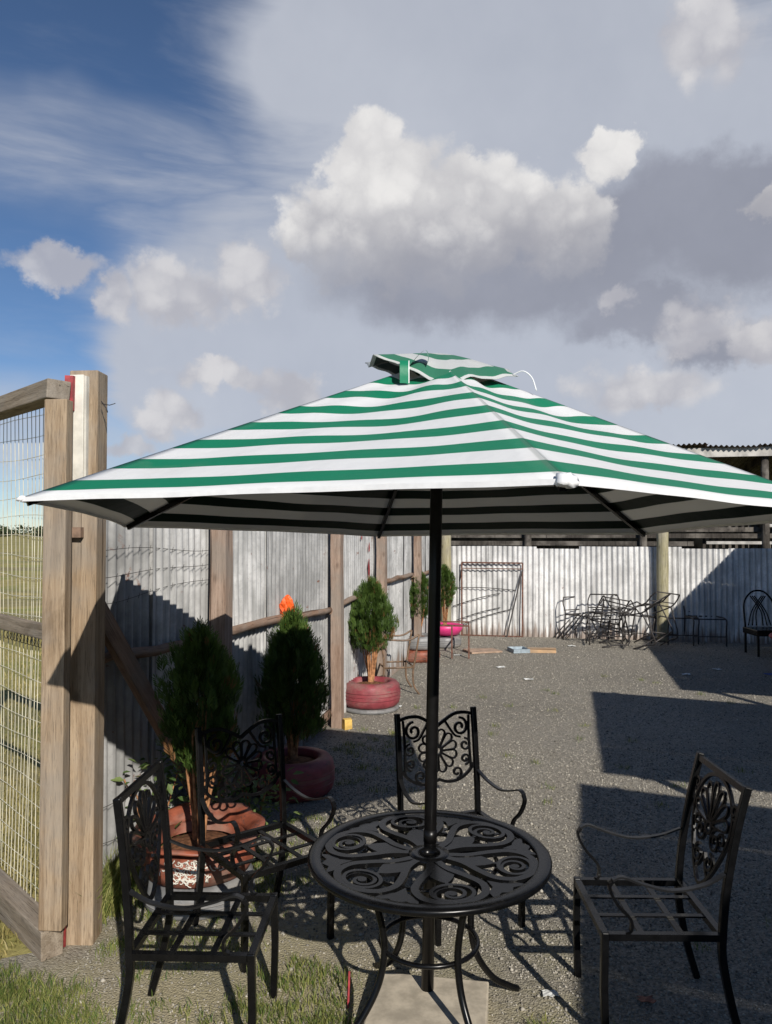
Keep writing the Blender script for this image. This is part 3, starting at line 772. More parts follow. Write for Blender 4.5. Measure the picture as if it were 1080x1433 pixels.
def build_stalls():
    """row of open corrugated lean-tos along the right side of the yard; they throw the straight edged shade"""
    kx, ky = SUN.x / SUN.z, SUN.y / SUN.z
    def section(label, sh0, sh1, h, depth, seed):
        a = Vector((sh0[0] + kx * h, sh0[1] + ky * h, 0)); e = Vector((sh1[0] + kx * h, sh1[1] + ky * h, 0))
        d = (e - a); L = d.length; d.normalize(); n = Vector((d.y, -d.x, 0)); ang = math.atan2(d.y, d.x)
        t = thing('lean_to_shelter', label, 'shelter', a, 0, 'lean-to shelters along the right side')
        k = max(2, round(L / 0.8)); w = L / k; tot = k * w
        me = sheet_mesh(w + (0.0), depth, 0.08, 0.01, 4, 0.004, seed)
        for i in range(k):
            p = d * (w * (i + 0.5)); o = link('roof_sheet', me, 'roof', t, (p.x, p.y, h + 0.004 * (i % 2)))
            o.rotation_euler = Euler((R(-83), 0, ang - math.pi)) if False else Matrix.Rotation(ang, 3, 'Z').to_euler()
            o.rotation_euler = (Matrix.Rotation(ang, 3, 'Z') @ Matrix.Rotation(R(97), 3, 'X')).to_euler()
        hb = h + depth * math.sin(R(7))
        for i in range(k // 2 + 1):
            s_ = min(0.15 + (L - 0.3) * i / max(1, k // 2), L - 0.15)
            for (off, hh) in ((0.25, h - 0.07), (depth - 0.2, hb - 0.16)):
                p = d * s_ + n * off; b = MB(); rough_post(b, (0, 0, 0), hh, 0.05); b.build('post', 'wood', t, p)
        for (off, z) in ((0.25, h - 0.03), (depth - 0.2, hb - 0.12)):
            b = MB(); b.bar(n * off + Vector((0, 0, z)), d * L + n * off + Vector((0, 0, z)), 0.05, 0.08); b.build('beam', 'wood_x', t)
        for i in range(k):  # back wall, out of view, added to deepen the shade
            p = d * (w * (i + 0.5)) + n * (depth - 0.08)
            o = link('added_wall_sheet', sheet_mesh(w, hb - 0.1, 0.08, 0.01, 3, 0.004, seed + 1 + i), 'fence', t, (p.x, p.y, 0)); o.rotation_euler = (0, 0, ang)
    edge = lambda p, q: ((on(*p).x, on(*p).y), (on(*q).x, on(*q).y))
    e2 = on(809, 1098); dirv = Vector((0.247, 0.969, 0)); s2 = e2 - dirv * 8.0
    section('open corrugated lean-to shelter shading the chair beside the table', (s2.x, s2.y), (e2.x, e2.y), 2.5, 3.0, 101)
    section('open corrugated lean-to shelter shading the gravel halfway down the yard', *edge((840, 1082), (826, 968)), 2.5, 3.0, 121)
    a = on(951, 966); q = a + Vector((0.224, 1, 0)) * 7.05
    section('open corrugated lean-to shelter ending against the far wall', (a.x, a.y), (q.x, q.y), 2.3, 3.2, 141)
build_stalls()

# ------------------------------------------------------------------ gate and gate post
def build_gate():
    g0 = on(48, 1352); gd = Vector((-0.70, 0.714, 0)).normalized(); gn = Vector((-gd.y, gd.x, 0))
    t = thing('mesh_gate', 'tall timber framed wire mesh gate standing open to the field', 'gate', g0)
    Wd = 2.1; top = 2.46
    # stile: face towards the camera, a bit out of square
    b = MB(); b.box((0.05, 0.055, (0.131 + top - 0.092) / 2), (0.10, 0.06, top - 0.092 - 0.131), jit=0.0); o = bevel(b.build('stile', 'wood', t), 0.005)
    o.rotation_euler = (0, 0, R(-4))
    for (z, hh, dep, m_) in ((top - 0.045, 0.085, 0.10, 'wood_x'), (0.065, 0.125, 0.10, 'wood_x'), (1.36, 0.07, 0.04, 'wood_x')):
        b = MB(); b.box((0, 0, 0), (Wd, dep, hh), jit=0.004)
        off = 0.05 if m_ and z != 1.36 else 0.02
        c_ = gd * (Wd / 2) + Vector((0.052, 0.052, z)) if z != 1.36 else gd * (Wd / 2 + 0.075) + Vector((0.055, 0.07, z))
        o = bevel(b.build('rail', m_, t, c_), 0.005); o.rotation_euler = (0, 0, math.atan2(gd.y, gd.x))
    b = MB(); p = gd * (Wd - 0.05) + Vector((0.06, 0.1, top / 2)); b.box((0, 0, 0), (0.1, 0.06, top - 0.2)); o = b.build('stile', 'wood', t, p); o.rotation_euler = (0, 0, math.atan2(gd.y, gd.x))
    b = MB()
    base = Vector((0.06, 0.12, 0)); z0, z1 = 0.12, top - 0.08
    nv = 40
    for i in range(nv):
        s_ = 0.07 + (Wd - 0.16) * i / (nv - 1); q = base + gd * s_
        amp = random.uniform(-0.012, 0.012)
        bend = 0.03 * math.exp(-((s_ - 0.3) / 0.08) ** 2)
        b.tube([q + gd * (amp * math.sin(3.0 * u + s_ * 9) + bend * math.sin(2.4 * u)) + gn * (0.012 * math.sin(4 * u + s_ * 5)) + Vector((0, 0, z0 + (z1 - z0) * u)) for u in np.linspace(0, 1, 14)], 0.0019, 5, cap=False)
    nh = 24
    for j in range(nh):
        z = z0 + 0.05 + (z1 - z0 - 0.08) * j / (nh - 1)
        b.tube([base + gd * (0.03 + (Wd - 0.08) * u) + Vector((0, 0, z + 0.008 * math.sin(11 * u + j))) for u in np.linspace(0, 1, 14)], 0.0015, 5, cap=False)
    b.build('wire_mesh', 'wire', t)
    # wire ties under the middle rail
    b = MB()
    for i in range(16):
        q = base + gd * (0.05 + 0.045 * i) + Vector((0, 0, 1.29)); b.tube([q + Vector((0.012 * math.cos(a), 0.0, 0.022 * math.sin(a))) for a in np.linspace(0, 6.283, 9)], 0.0018, 4)
    b.build('wire_tie', 'rod', t)
    # post on the fence side
    p0 = on(107, 1322)
    t = thing('gate_post', 'thick weathered gate post with white painted board and red strips', 'post', p0)
    b = MB(); k = 9
    b.box((0.012, 0.05, 1.22), (0.125, 0.12, 2.6), jit=0.004); o = bevel(b.build('timber', 'wood', t), 0.006)
    b = MB(); b.box((-0.012, -0.024, 2.215), (0.062, 0.022, 0.56), jit=0.003); bevel(b.build('white_board', 'whitepaint', t), 0.003)
    b = MB(); b.box((0.027, -0.02, 2.215), (0.012, 0.03, 0.55), jit=0.002); b.build('white_edge', 'whitepaint', t)
    b = MB(); b.box((-0.036, -0.05, 2.41), (0.036, 0.028, 0.15), jit=0.004); b.build('red_strip', 'redpaint', t)
    b = MB(); b.box((-0.048, -0.035, 0.10), (0.026, 0.02, 0.18), jit=0.003); b.build('red_strip', 'redpaint', t)
    b = MB(); b.box((-0.012, -0.03, 1.80), (0.06, 0.035, 0.045)); h = b.build('hinge', 'hinge', t)
    b = MB(); b.tube([(-0.03, -0.055, 1.80), (-0.03, -0.046, 1.80)], 0.008, 8); b.build('bolt', 'rod', h)
    b = MB(); b.tube([(0.09, -0.01, 2.37), (0.13, -0.02, 2.362), (0.155, -0.02, 2.37)], 0.002, 5); b.tube([(0.09, -0.012, 2.38), (0.115, -0.02, 2.35), (0.12, -0.02, 2.33)], 0.003, 5); b.build('wire_end', 'rod', t)
build_gate()

# ------------------------------------------------------------------ thuja trees in tyre planters
def crown_mesh(name, h, rad, n, seed):
    """egg-shaped crown of upright feathery sprays standing in radial planes, as on a thuja"""
    r = np.random.default_rng(seed)
    u = r.uniform(0, 1, n) ** 0.85; ang = r.uniform(0, 6.283, n)
    prof = np.sin(np.pi * np.clip(u * 0.97 + 0.03, 0, 1) ** 0.70) ** 0.60
    lump = 0.95 + 0.17 * np.sin(2 * ang + 5 * u + seed) + 0.15 * np.sin(7 * ang - 6 * u + seed * 2) + 0.10 * np.sin(13 * ang + 11 * u + seed * 3)
    depth = r.uniform(0, 1, n) ** 2.0
    rr = rad * prof * lump * (1 - depth * 0.85)
    c_ = np.stack([rr * np.cos(ang), rr * np.sin(ang), (u * 0.93 - 0.03) * h + r.normal(0, 0.012, n)], 1)
    c_[:, 2] += 0.07 * h * np.sin(5 * ang + seed) * (u > 0.45) + 0.06 * h * np.sin(4 * ang + 2 * seed) * (u < 0.25)
    out = np.stack([np.cos(ang), np.sin(ang), np.zeros(n)], 1)
    d0 = out * r.uniform(-0.05, 0.42, (n, 1)) + np.array([0, 0, 1.0]) + r.normal(0, 0.16, (n, 3)); d0 /= np.linalg.norm(d0, axis=1)[:, None]
    rad_ = out + r.normal(0, 0.5, (n, 3)); side = rad_ - d0 * np.sum(rad_ * d0, 1)[:, None]; side /= np.linalg.norm(side, axis=1)[:, None]
    fl = np.cross(d0, side)
    size = r.uniform(0.045, 0.10, n) * (h / 0.68)
    clump = np.sin(11 * ang + 3 * u + seed) * np.sin(6 * u * 3 + 4 * ang)
    tone = np.clip(0.38 + 0.16 * clump + r.normal(0, 0.17, n) + 0.12 * u, 0, 1)
    dead = r.uniform(0, 1, n) < np.where(u < 0.3, 0.10, 0.025)
    V = []; T_ = []
    for j in range(9):
        q = (j // 2) / 4.6; sg = 1 if j % 2 else -1
        if j == 8: q = 0.8; sg = 0
        a = sg * 0.52
        d = d0 * math.cos(a) + side * math.sin(a) + fl * r.normal(0, 0.12, (n, 1)); st = c_ + d0 * (size * q * 0.8)[:, None]
        ln = (size * (0.52 - 0.22 * q))[:, None]; w_ = np.cross(fl, d) * ln * 0.10
        V.append(np.stack([st - w_ * 0.4, st + d * ln * 0.6 - w_, st + d * ln, st + d * ln * 0.6 + w_], 1)); T_.append(np.stack([tone * 0.75, tone, np.clip(tone + 0.18, 0, 1), tone], 1))
    v = np.concatenate(V).reshape(-1, 3)
    tn = np.concatenate(T_); tn = np.where(np.tile(dead, 9)[:, None], 1.5, tn)
    return np_mesh(name, v, [np.arange(len(v)).reshape(-1, 4)], tn.ravel())
def stems(b, z0, z1, spread, n, seed):
    r = random.Random(seed)
    for i in range(n):
        a = r.uniform(0, 6.283); q = r.uniform(0.25, 1.0) * spread; hh = z1 * r.uniform(0.75, 1.05)
        pts = [(0.02 * math.cos(a), 0.02 * math.sin(a), z0), (q * .35 * math.cos(a), q * .35 * math.sin(a), z0 + (hh - z0) * .3), (q * .75 * math.cos(a + .1), q * .75 * math.sin(a + .1), z0 + (hh - z0) * .65), (q * math.cos(a + .15), q * math.sin(a + .15), hh)]
        b.tube(spline(pts, 4), [0.011 - 0.0075 * k / 12 for k in range(13)], 6)
def tyre_profile(r, h, z=0):
    return [(r * .60, z + h * .80), (r * .62, z + h * .97), (r * .74, z + h * 1.0), (r * .88, z + h * .97), (r * .965, z + h * .86), (r * .99, z + h * .72), (r * 1.0, z + h * .5), (r * .99, z + h * .28), (r * .965, z + h * .14), (r * .88, z + h * .03), (r * .72, z), (r * .6, z + h * .05)]
def tree(label, px, py, rad, th, mat_t, low, crown_base, crown_top, crown_rad, n, seed, Ybase=None):
    p = on(px, py); p = Vector((p.x, p.y + rad, 0.004))
    t = thing('conifer_tree', label, 'tree', (p.x, p.y, 0.004), 0, 'small conifers in tyre planters')
    zsoil = low + th * 0.82
    b = MB(); stems(b, zsoil - 0.03, crown_base + (crown_top - crown_base) * 0.55, crown_rad * 0.62, 13, seed); b.tube([(0, 0, zsoil - .05), (0.005, 0, zsoil + .1)], [0.035, 0.02], 8); b.build('trunk', 'bark', t)
    link('crown', crown_mesh('crown', crown_top - crown_base, crown_rad, int(n * 1.5), seed), 'conifer', t, (0, 0, crown_base))
    k = thing('tyre_planter', 'x', 'planter', (p.x, p.y, 0.0), 0, 'tyre planters along the fence')
    return k, p, zsoil
def tyre(k, name, r, h, z, mat, groove=True):
    b = MB(); b.lathe(tyre_profile(r, h, z), 40)
    o = b.build(name, mat, k)
    if groove:
        g = MB()
        for zz in (0.36, 0.5, 0.64):
            g.tube([(r * 1.0 * math.cos(a), r * 1.0 * math.sin(a), z + h * zz) for a in np.linspace(0, 6.2832, 41)[:-1]], 0.004, 5, closed=True)
        g.build('tread_rib', mat, o)
    return o
def soil(k, r, z):
    b = MB(); n = 28; prof = [(r * 0.66, z - 0.01), (r * 0.5, z + 0.004), (r * 0.25, z + 0.022), (0.01, z + 0.03)]
    b.lathe(prof, n, wob=lambda a, zz: 0.04 * math.sin(5 * a + zz * 200)); return b.build('soil', 'soil', k)

def build_trees():
    # 1: beside the gate, orange-red planter with its rim cut to petals
    k, p, zs = tree('dark conifer in the orange-red petal planter on a grey tyre beside the gate', 258, 1296, 0.27, 0.19, 'tyre_orange', 0.12, 0.66, 1.31, 0.195, 1300, 3)
    k['label'] = 'orange-red petal-cut tyre planter marked with white, set on a grey tyre'
    tyre(k, 'base_tyre', 0.27, 0.15, 0.0, 'tyre_grey')
    b = MB(); b.lathe([(0.17, 0.152), (0.25, 0.16), (0.275, 0.21), (0.27, 0.27), (0.235, 0.305), (0.20, 0.30), (0.19, 0.26)], 40); bw = b.build('bowl', 'tyre_orange', k)
    b = MB(); n = 84; prof = [(0.232, 0.300), (0.248, 0.318), (0.272, 0.334), (0.298, 0.340), (0.322, 0.336)]; vs = []
    for q, (r_, z_) in enumerate(prof):
        for i in range(n):
            a = 2 * math.pi * i / n; sc = abs(math.sin(3.5 * a + 0.6)) ** 0.6; e_ = q / 4
            vs.append(((r_ - 0.018 * e_ * (1 - sc)) * math.cos(a), (r_ - 0.018 * e_ * (1 - sc)) * math.sin(a), z_ + 0.006 * e_ * math.sin(7 * a + 1) * sc - 0.012 * e_ * (1 - sc) + 0.02 * e_ * max(0.0, math.sin(a))))
    b.add(vs, [(q * n + i, q * n + (i + 1) % n, (q + 1) * n + (i + 1) % n, (q + 1) * n + i) for q in range(4) for i in range(n)], True)
    o = b.build('scalloped_rim', 'tyre_orange', k); sm = o.modifiers.new('thick', 'SOLIDIFY'); sm.thickness = 0.010
    soil(k, 0.28, 0.265)
    b = MB(); r = random.Random(4)                       # thin white squiggles on the front of the bowl
    for i in range(90):
        a = R(-88) + r.gauss(0, 0.24); z = r.uniform(0.195, 0.285); pts = []
        da = r.uniform(-0.1, 0.1); dz = r.uniform(-0.02, 0.02)
        for j in range(6):
            q = j / 5; aa = a + da * q + 0.03 * math.sin(4 * q + i); zz = z + dz * q + 0.008 * math.sin(5 * q + i * 2)
            rr = 0.2775 if zz > 0.2 else 0.272
            rr = 0.279 - max(0, zz - 0.225) * 0.10
            pts.append((rr * math.cos(aa), rr * math.sin(aa), zz))
        b.tube(pts, 0.0026, 4)
    b.build('white_squiggles', 'whitepaint', bw)['kind'] = 'stuff'
    # 2: maroon tyre in the shade
    k, p, zs = tree('shaded conifer in the dark maroon tyre between the gate and the second post', 402, 1128, 0.29, 0.24, 'tyre_red', 0.0, 0.38, 1.22, 0.225, 1700, 8)
    k['label'] = 'dark maroon painted tyre planter in the shade of the parasol'
    tyre(k, 'tyre', 0.29, 0.25, 0.0, 'tyre_red'); soil(k, 0.29, 0.2)
    # 3
    k, p, zs = tree('sunlit conifer with bare orange stems in the purple-red tyre by the post', 518, 1002, 0.30, 0.25, 'tyre_red', 0.04, 0.62, 1.30, 0.215, 1800, 12)
    k['label'] = 'sunlit purple-red tyre planter beside the second fence post'
    tyre(k, 'base_tyre', 0.29, 0.05, 0.0, 'tyre_grey', False); tyre(k, 'tyre', 0.30, 0.25, 0.045, 'tyre_red'); soil(k, 0.30, 0.25)
    # 4
    k, p, zs = tree('sunlit conifer in the grey tyre stacked on a red one', 588, 929, 0.29, 0.2, 'tyre_grey', 0.2, 0.62, 1.23, 0.205, 1300, 17)
    k['label'] = 'grey tyre planter stacked on an orange-red tyre'
    tyre(k, 'lower_tyre', 0.29, 0.17, 0.0, 'tyre_orange'); tyre(k, 'tyre', 0.275, 0.19, 0.172, 'tyre_grey'); soil(k, 0.275, 0.32)
    # 5
    k, p, zs = tree('small conifer in the magenta planter in the far fence corner', 624, 908, 0.24, 0.2, 'magenta', 0.1, 0.66, 1.26, 0.17, 1100, 23)
    k['label'] = 'magenta bowl planter on a grey tyre in the far corner'
    tyre(k, 'base_tyre', 0.26, 0.18, 0.0, 'tyre_grey'); b = MB()
    b.lathe([(0.14, 0.182), (0.22, 0.20), (0.275, 0.28), (0.285, 0.345), (0.27, 0.35), (0.24, 0.32)], 36); b.build('bowl', 'magenta', k); soil(k, 0.34, 0.32)
build_trees()

def build_weed_plants():
    # broad leaved plants round the first planter
    def plant(label, x, y, h, n, seed):
        r = np.random.default_rng(seed); t = thing('leafy_plant', label, 'plant', (x, y, 0.004), 0, 'low leafy plants behind the chairs')
        b = MB(); V = []; T_ = []
        for i in range(6):
            a = r.uniform(0, 6.28); q = r.uniform(0.05, 0.18); b.tube(spline([(0, 0, 0), (q * .4 * math.cos(a), q * .4 * math.sin(a), h * .5), (q * math.cos(a), q * math.sin(a), h * r.uniform(.75, 1))], 4), 0.004, 5)
        b.build('stem', 'bark', t)
        a = r.uniform(0, 6.28, n); q = r.uniform(0.02, 0.24, n); z = h * r.uniform(0.35, 1.05, n)
        c_ = np.stack([q * np.cos(a), q * np.sin(a), z], 1); d = np.stack([np.cos(a), np.sin(a), r.uniform(-0.5, 0.7, n)], 1) + r.normal(0, .3, (n, 3)); d /= np.linalg.norm(d, axis=1)[:, None]
        s_ = np.cross(d, np.array([0, 0, 1.0]) + r.normal(0, .3, (n, 3))); s_ /= np.linalg.norm(s_, axis=1)[:, None]; nr = np.cross(s_, d)
        ln = r.uniform(0.03, 0.07, n)[:, None]; tone = r.uniform(0, 1, n)
        v = np.stack([c_, c_ + d * ln * .35 + s_ * ln * .26 + nr * ln * .08, c_ + d * ln * .75 + s_ * ln * .18, c_ + d * ln - nr * ln * .1, c_ + d * ln * .75 - s_ * ln * .18, c_ + d * ln * .35 - s_ * ln * .26 + nr * ln * .08], 1).reshape(-1, 3)
        o = np.arange(n)[:, None] * 6; f = np.concatenate([o + np.array([0, 1, 2, 3]), o + np.array([0, 3, 4, 5])])
        link('foliage', np_mesh('foliage', v, [f], np.repeat(tone, 6)), 'weed', t)
    plant('leafy green plant between the petal planter and the fence', -1.02, 4.35, 0.62, 220, 1)
    plant('leafy green plant at the foot of the fence beside the gate', -1.2, 4.05, 0.6, 160, 2)
    plant('leafy green plant behind the petal planter, away from the fence', -0.74, 4.4, 0.45, 220, 3)
build_weed_plants()

# ------------------------------------------------------------------ parasol
PC = on(598, 1383, 0.075)                      # pole foot, on the slab
PX, PY = PC.x, PC.y
AP = Vector((PX + 0.045, PY - 0.03, 2.46))     # top of the canopy
RAD = 1.45
def rim(k):
    a = R(-82 + 60 * k); dx, dy = RAD * math.cos(a), RAD * math.sin(a)
    return Vector((PX + dx, PY + dy, 1.845 - 0.043 * dy - 0.008 * dx))
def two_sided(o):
    """cloth of real thickness: printed top, striped underside with shade put into its greens"""
    o.data.materials.append(M['fabric_shaded_under'])
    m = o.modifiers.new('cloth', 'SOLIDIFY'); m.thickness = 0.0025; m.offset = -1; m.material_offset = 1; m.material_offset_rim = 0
def build_parasol():
    t = thing('parasol', 'large green and white striped hexagonal parasol on a black pole', 'parasol', (PX, PY, 0.075))
    O = Vector((PX, PY, 0.075)); L = lambda p: Vector(p) - O
    top = L(AP)
    b = MB(); b.tube([(0, 0, 0), tuple(top * 0.3 ), tuple(top * 0.62), tuple(top * 0.985)], 0.0235, 20); b.build('pole', 'pole', t)
    b = MB(); q = top * 0.25; b.tube([tuple(top * 0.232), tuple(top * 0.252)], 0.0255, 20); b.build('collar', 'pole', t)
    b = MB(); b.tube([tuple(top * 0.94), tuple(top * 0.985)], 0.045, 16); b.build('top_hub', 'black', t)
    b = MB(); b.tube([tuple(top * 0.855), tuple(top * 0.885)], 0.04, 16); b.build('runner_hub', 'black', t)
    S1 = 0.90
    NA, NS = 26, 22
    rp = [rim(k) for k in range(6)]
    for k in range(6):
        c0, c1 = rp[k], rp[(k + 1) % 6]; b = MB(); vs = []; uv = []
        nrm = (c1 - c0).cross(AP - c0).normalized(); nrm = nrm if nrm.z > 0 else -nrm
        inw = (AP - (c0 + c1) / 2); inw.normalize()
        for j in range(NS + 1):
            s_ = S1 * j / NS
            for i in range(NA + 1):
                a = i / NA; e = c0.lerp(c1, a)
                e = e + inw * (0.035 * 4 * a * (1 - a) * (1 - s_))
                p = e.lerp(AP, s_)
                bulge = 4 * a * (1 - a)
                p = p - nrm * (0.034 * bulge * (1 - s_) ** 0.7 * (0.35 + 1.2 * s_))
                ph = k * 1.7
                wr = (math.sin(9 * a + 7 * s_ + ph) * 0.35 + math.sin(21 * a * (1 - 0.4 * s_) - 11 * s_ + ph * 2) * 0.25 + math.sin(15 * s_ + 4 * a + ph) * 0.3) * 0.014
                edge = min(1, bulge * 1.6)
                p = p + nrm * wr * edge * (0.25 + 1.5 * s_ * s_)
                vs.append(L(p)); uv.append((a, s_))
        n1 = NA + 1
        fs = [(j * n1 + i, j * n1 + i + 1, (j + 1) * n1 + i + 1, (j + 1) * n1 + i) for j in range(NS) for i in range(NA)]
        b.add(vs, fs, True); me = b.mesh('canopy_panel')
        ul = me.uv_layers.new(name='UVMap')
        for lp in me.loops: ul.data[lp.index].uv = uv[lp.vertex_index]
        if me.polygons[0].normal.z < 0: me.flip_normals()
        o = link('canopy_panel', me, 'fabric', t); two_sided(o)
        # hem: narrow doubled strip hanging from the rim
        b = MB(); pts = []
        hem = [vs[i] for i in range(NA + 1)]
        b.sweep([Vector(h) - Vector((0, 0, 0.004)) for h in hem], (0, 0, 1), 0.006, 0.012); b.build('hem', 'hem', o)
    for k in range(6):
        c0 = rp[k]; dirn = (AP - c0)
        b = MB(); a0 = c0 + dirn * 0.012 - Vector((0, 0, 0.018)); a1 = c0.lerp(AP, 0.94) - Vector((0, 0, 0.03))
        b.bar(L(a0), L(a1), 0.016, 0.022); b.build('rib', 'black', t)
        b = MB(); m_ = c0.lerp(AP, 0.52) - Vector((0, 0, 0.03)); b.bar(top * 0.87, L(m_), 0.012, 0.018); b.build('strut', 'black', t)
        # rib pocket: bunched cloth at the corner
        b = MB(); r = random.Random(k); n = 12; vs = []
        for j in range(7):
            for i in range(n):
                th_ = math.pi * j / 6; ph_ = 6.283 * i / n; q = 1 + 0.3 * math.sin(3 * ph_ + j * 1.3 + k) * math.sin(th_) + r.uniform(-.12, .12)
                vs.append(Vector((0.036 * q * math.sin(th_) * math.cos(ph_), 0.036 * q * math.sin(th_) * math.sin(ph_), 0.022 * q * math.cos(th_))))
        fs = [(j * n + i, (j + 1) * n + i, (j + 1) * n + (i + 1) % n, j * n + (i + 1) % n) for j in range(6) for i in range(n)]
        ax = (c0 - AP).normalized(); rot = ax.to_track_quat('X', 'Z').to_matrix()
        sc = 0.62 if k == 0 else 0.36
        b.add([rot @ (v * sc) + L(c0 + dirn * 0.004) - Vector((0, 0, 0.004)) for v in vs], fs, True); b.build('rib_pocket', 'hem', t)
    # vent cap: small loose top canopy with turned-up, creased corners
    b = MB(); NR, NT = 10, 96; vs = []; uv = []
    lift = {0: -0.150, 1: -0.075, 2: -0.02, 3: -0.05, 4: 0.005, 5: -0.035}
    for j in range(NR + 1):
        q = j / NR
        for i in range(NT):
            a = 2 * math.pi * i / NT; ah = (math.degrees(a) + 82) % 60; hexr = math.cos(R(30)) / math.cos(R(abs(ah - 30)))
            hexr = math.cos(R(30)) / math.cos(R(ah - 30))
            r_ = 0.31 * q * hexr
            u6 = (math.degrees(a) + 82) / 60 % 6; k0 = int(u6); f_ = u6 - k0; lf = lift[k0] * (1 - f_) + lift[(k0 + 1) % 6] * f_
            cr = 0.012 * math.sin(5 * a + 1.2) + 0.006 * math.sin(9 * a + 0.5) + 0.002 * math.sin(19 * a)
            z = 0.026 * (1 - q) + q ** 1.4 * lf + q ** 2.2 * cr
            vs.append(top + Vector((r_ * math.cos(a), r_ * math.sin(a), z))); uv.append((0, 1.0 - 0.24 * q))
    fs = [(j * NT + i, j * NT + (i + 1) % NT, (j + 1) * NT + (i + 1) % NT, (j + 1) * NT + i)[::-1] for j in range(NR) for i in range(NT)]
    b.add(vs, fs, True); me = b.mesh('vent_cap'); ul = me.uv_layers.new(name='UVMap')
    for lp in me.loops: ul.data[lp.index].uv = uv[lp.vertex_index]
    if me.polygons[NT].normal.z < 0: me.flip_normals()
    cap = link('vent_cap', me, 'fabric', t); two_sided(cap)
    # straps of the vent: a standing loop and short tabs
    def strap(pts, w, n=(0, 1, 0), v0=0.06, v1=0.06):
        b = MB(); pts = spline(pts, 5); vs = []; uv = []
        nv = Vector(n).normalized()
        for i, p in enumerate(pts):
            p = Vector(p); vs += [top + p - nv * w / 2, top + p + nv * w / 2]; uv += [(0, v0), (1, v1)]
        fs = [(2 * i, 2 * i + 1, 2 * i + 3, 2 * i + 2) for i in range(len(pts) - 1)]
        b.add(vs, fs, True); me = b.mesh('strap'); ul = me.uv_layers.new(name='UVMap')
        for lp in me.loops: ul.data[lp.index].uv = uv[lp.vertex_index]
        link('strap', me, 'fabric', t)
    strap([(-0.136, -0.235, -0.055), (-0.137, -0.255, -0.075), (-0.137, -0.262, -0.105), (-0.137, -0.26, -0.14)], 0.034, (1, 0.1, 0), 0.06, 0.097)
    strap([(-0.12, -0.21, -0.07), (-0.085, -0.215, -0.03), (-0.06, -0.205, -0.012), (-0.05, -0.195, -0.035), (-0.055, -0.19, -0.06)], 0.06, (0.1, 1, 0.25), 0.02, 0.10)
    b = MB(); b.tube([top + Vector(p) for p in spline([(0.26, -0.13, -0.085), (0.295, -0.15, -0.075), (0.325, -0.16, -0.10), (0.34, -0.17, -0.15)], 6)], 0.0025, 5); b.build('cord', 'hem', t)
build_parasol()

def build_slab():
    c_ = Vector((PX - 0.01, PY - 0.14, 0))
    b = MB(); s_ = 0.44
    b.box((0, 0, 0.0375), (0.43, 0.46, 0.075), jit=0.004); o = b.build('base_slab', 'concrete', None, c_); o.rotation_euler = (0, 0, R(-9)); bevel(o, 0.006)
    tag(o, 'square buff concrete slab holding the parasol pole', 'slab')
build_slab()

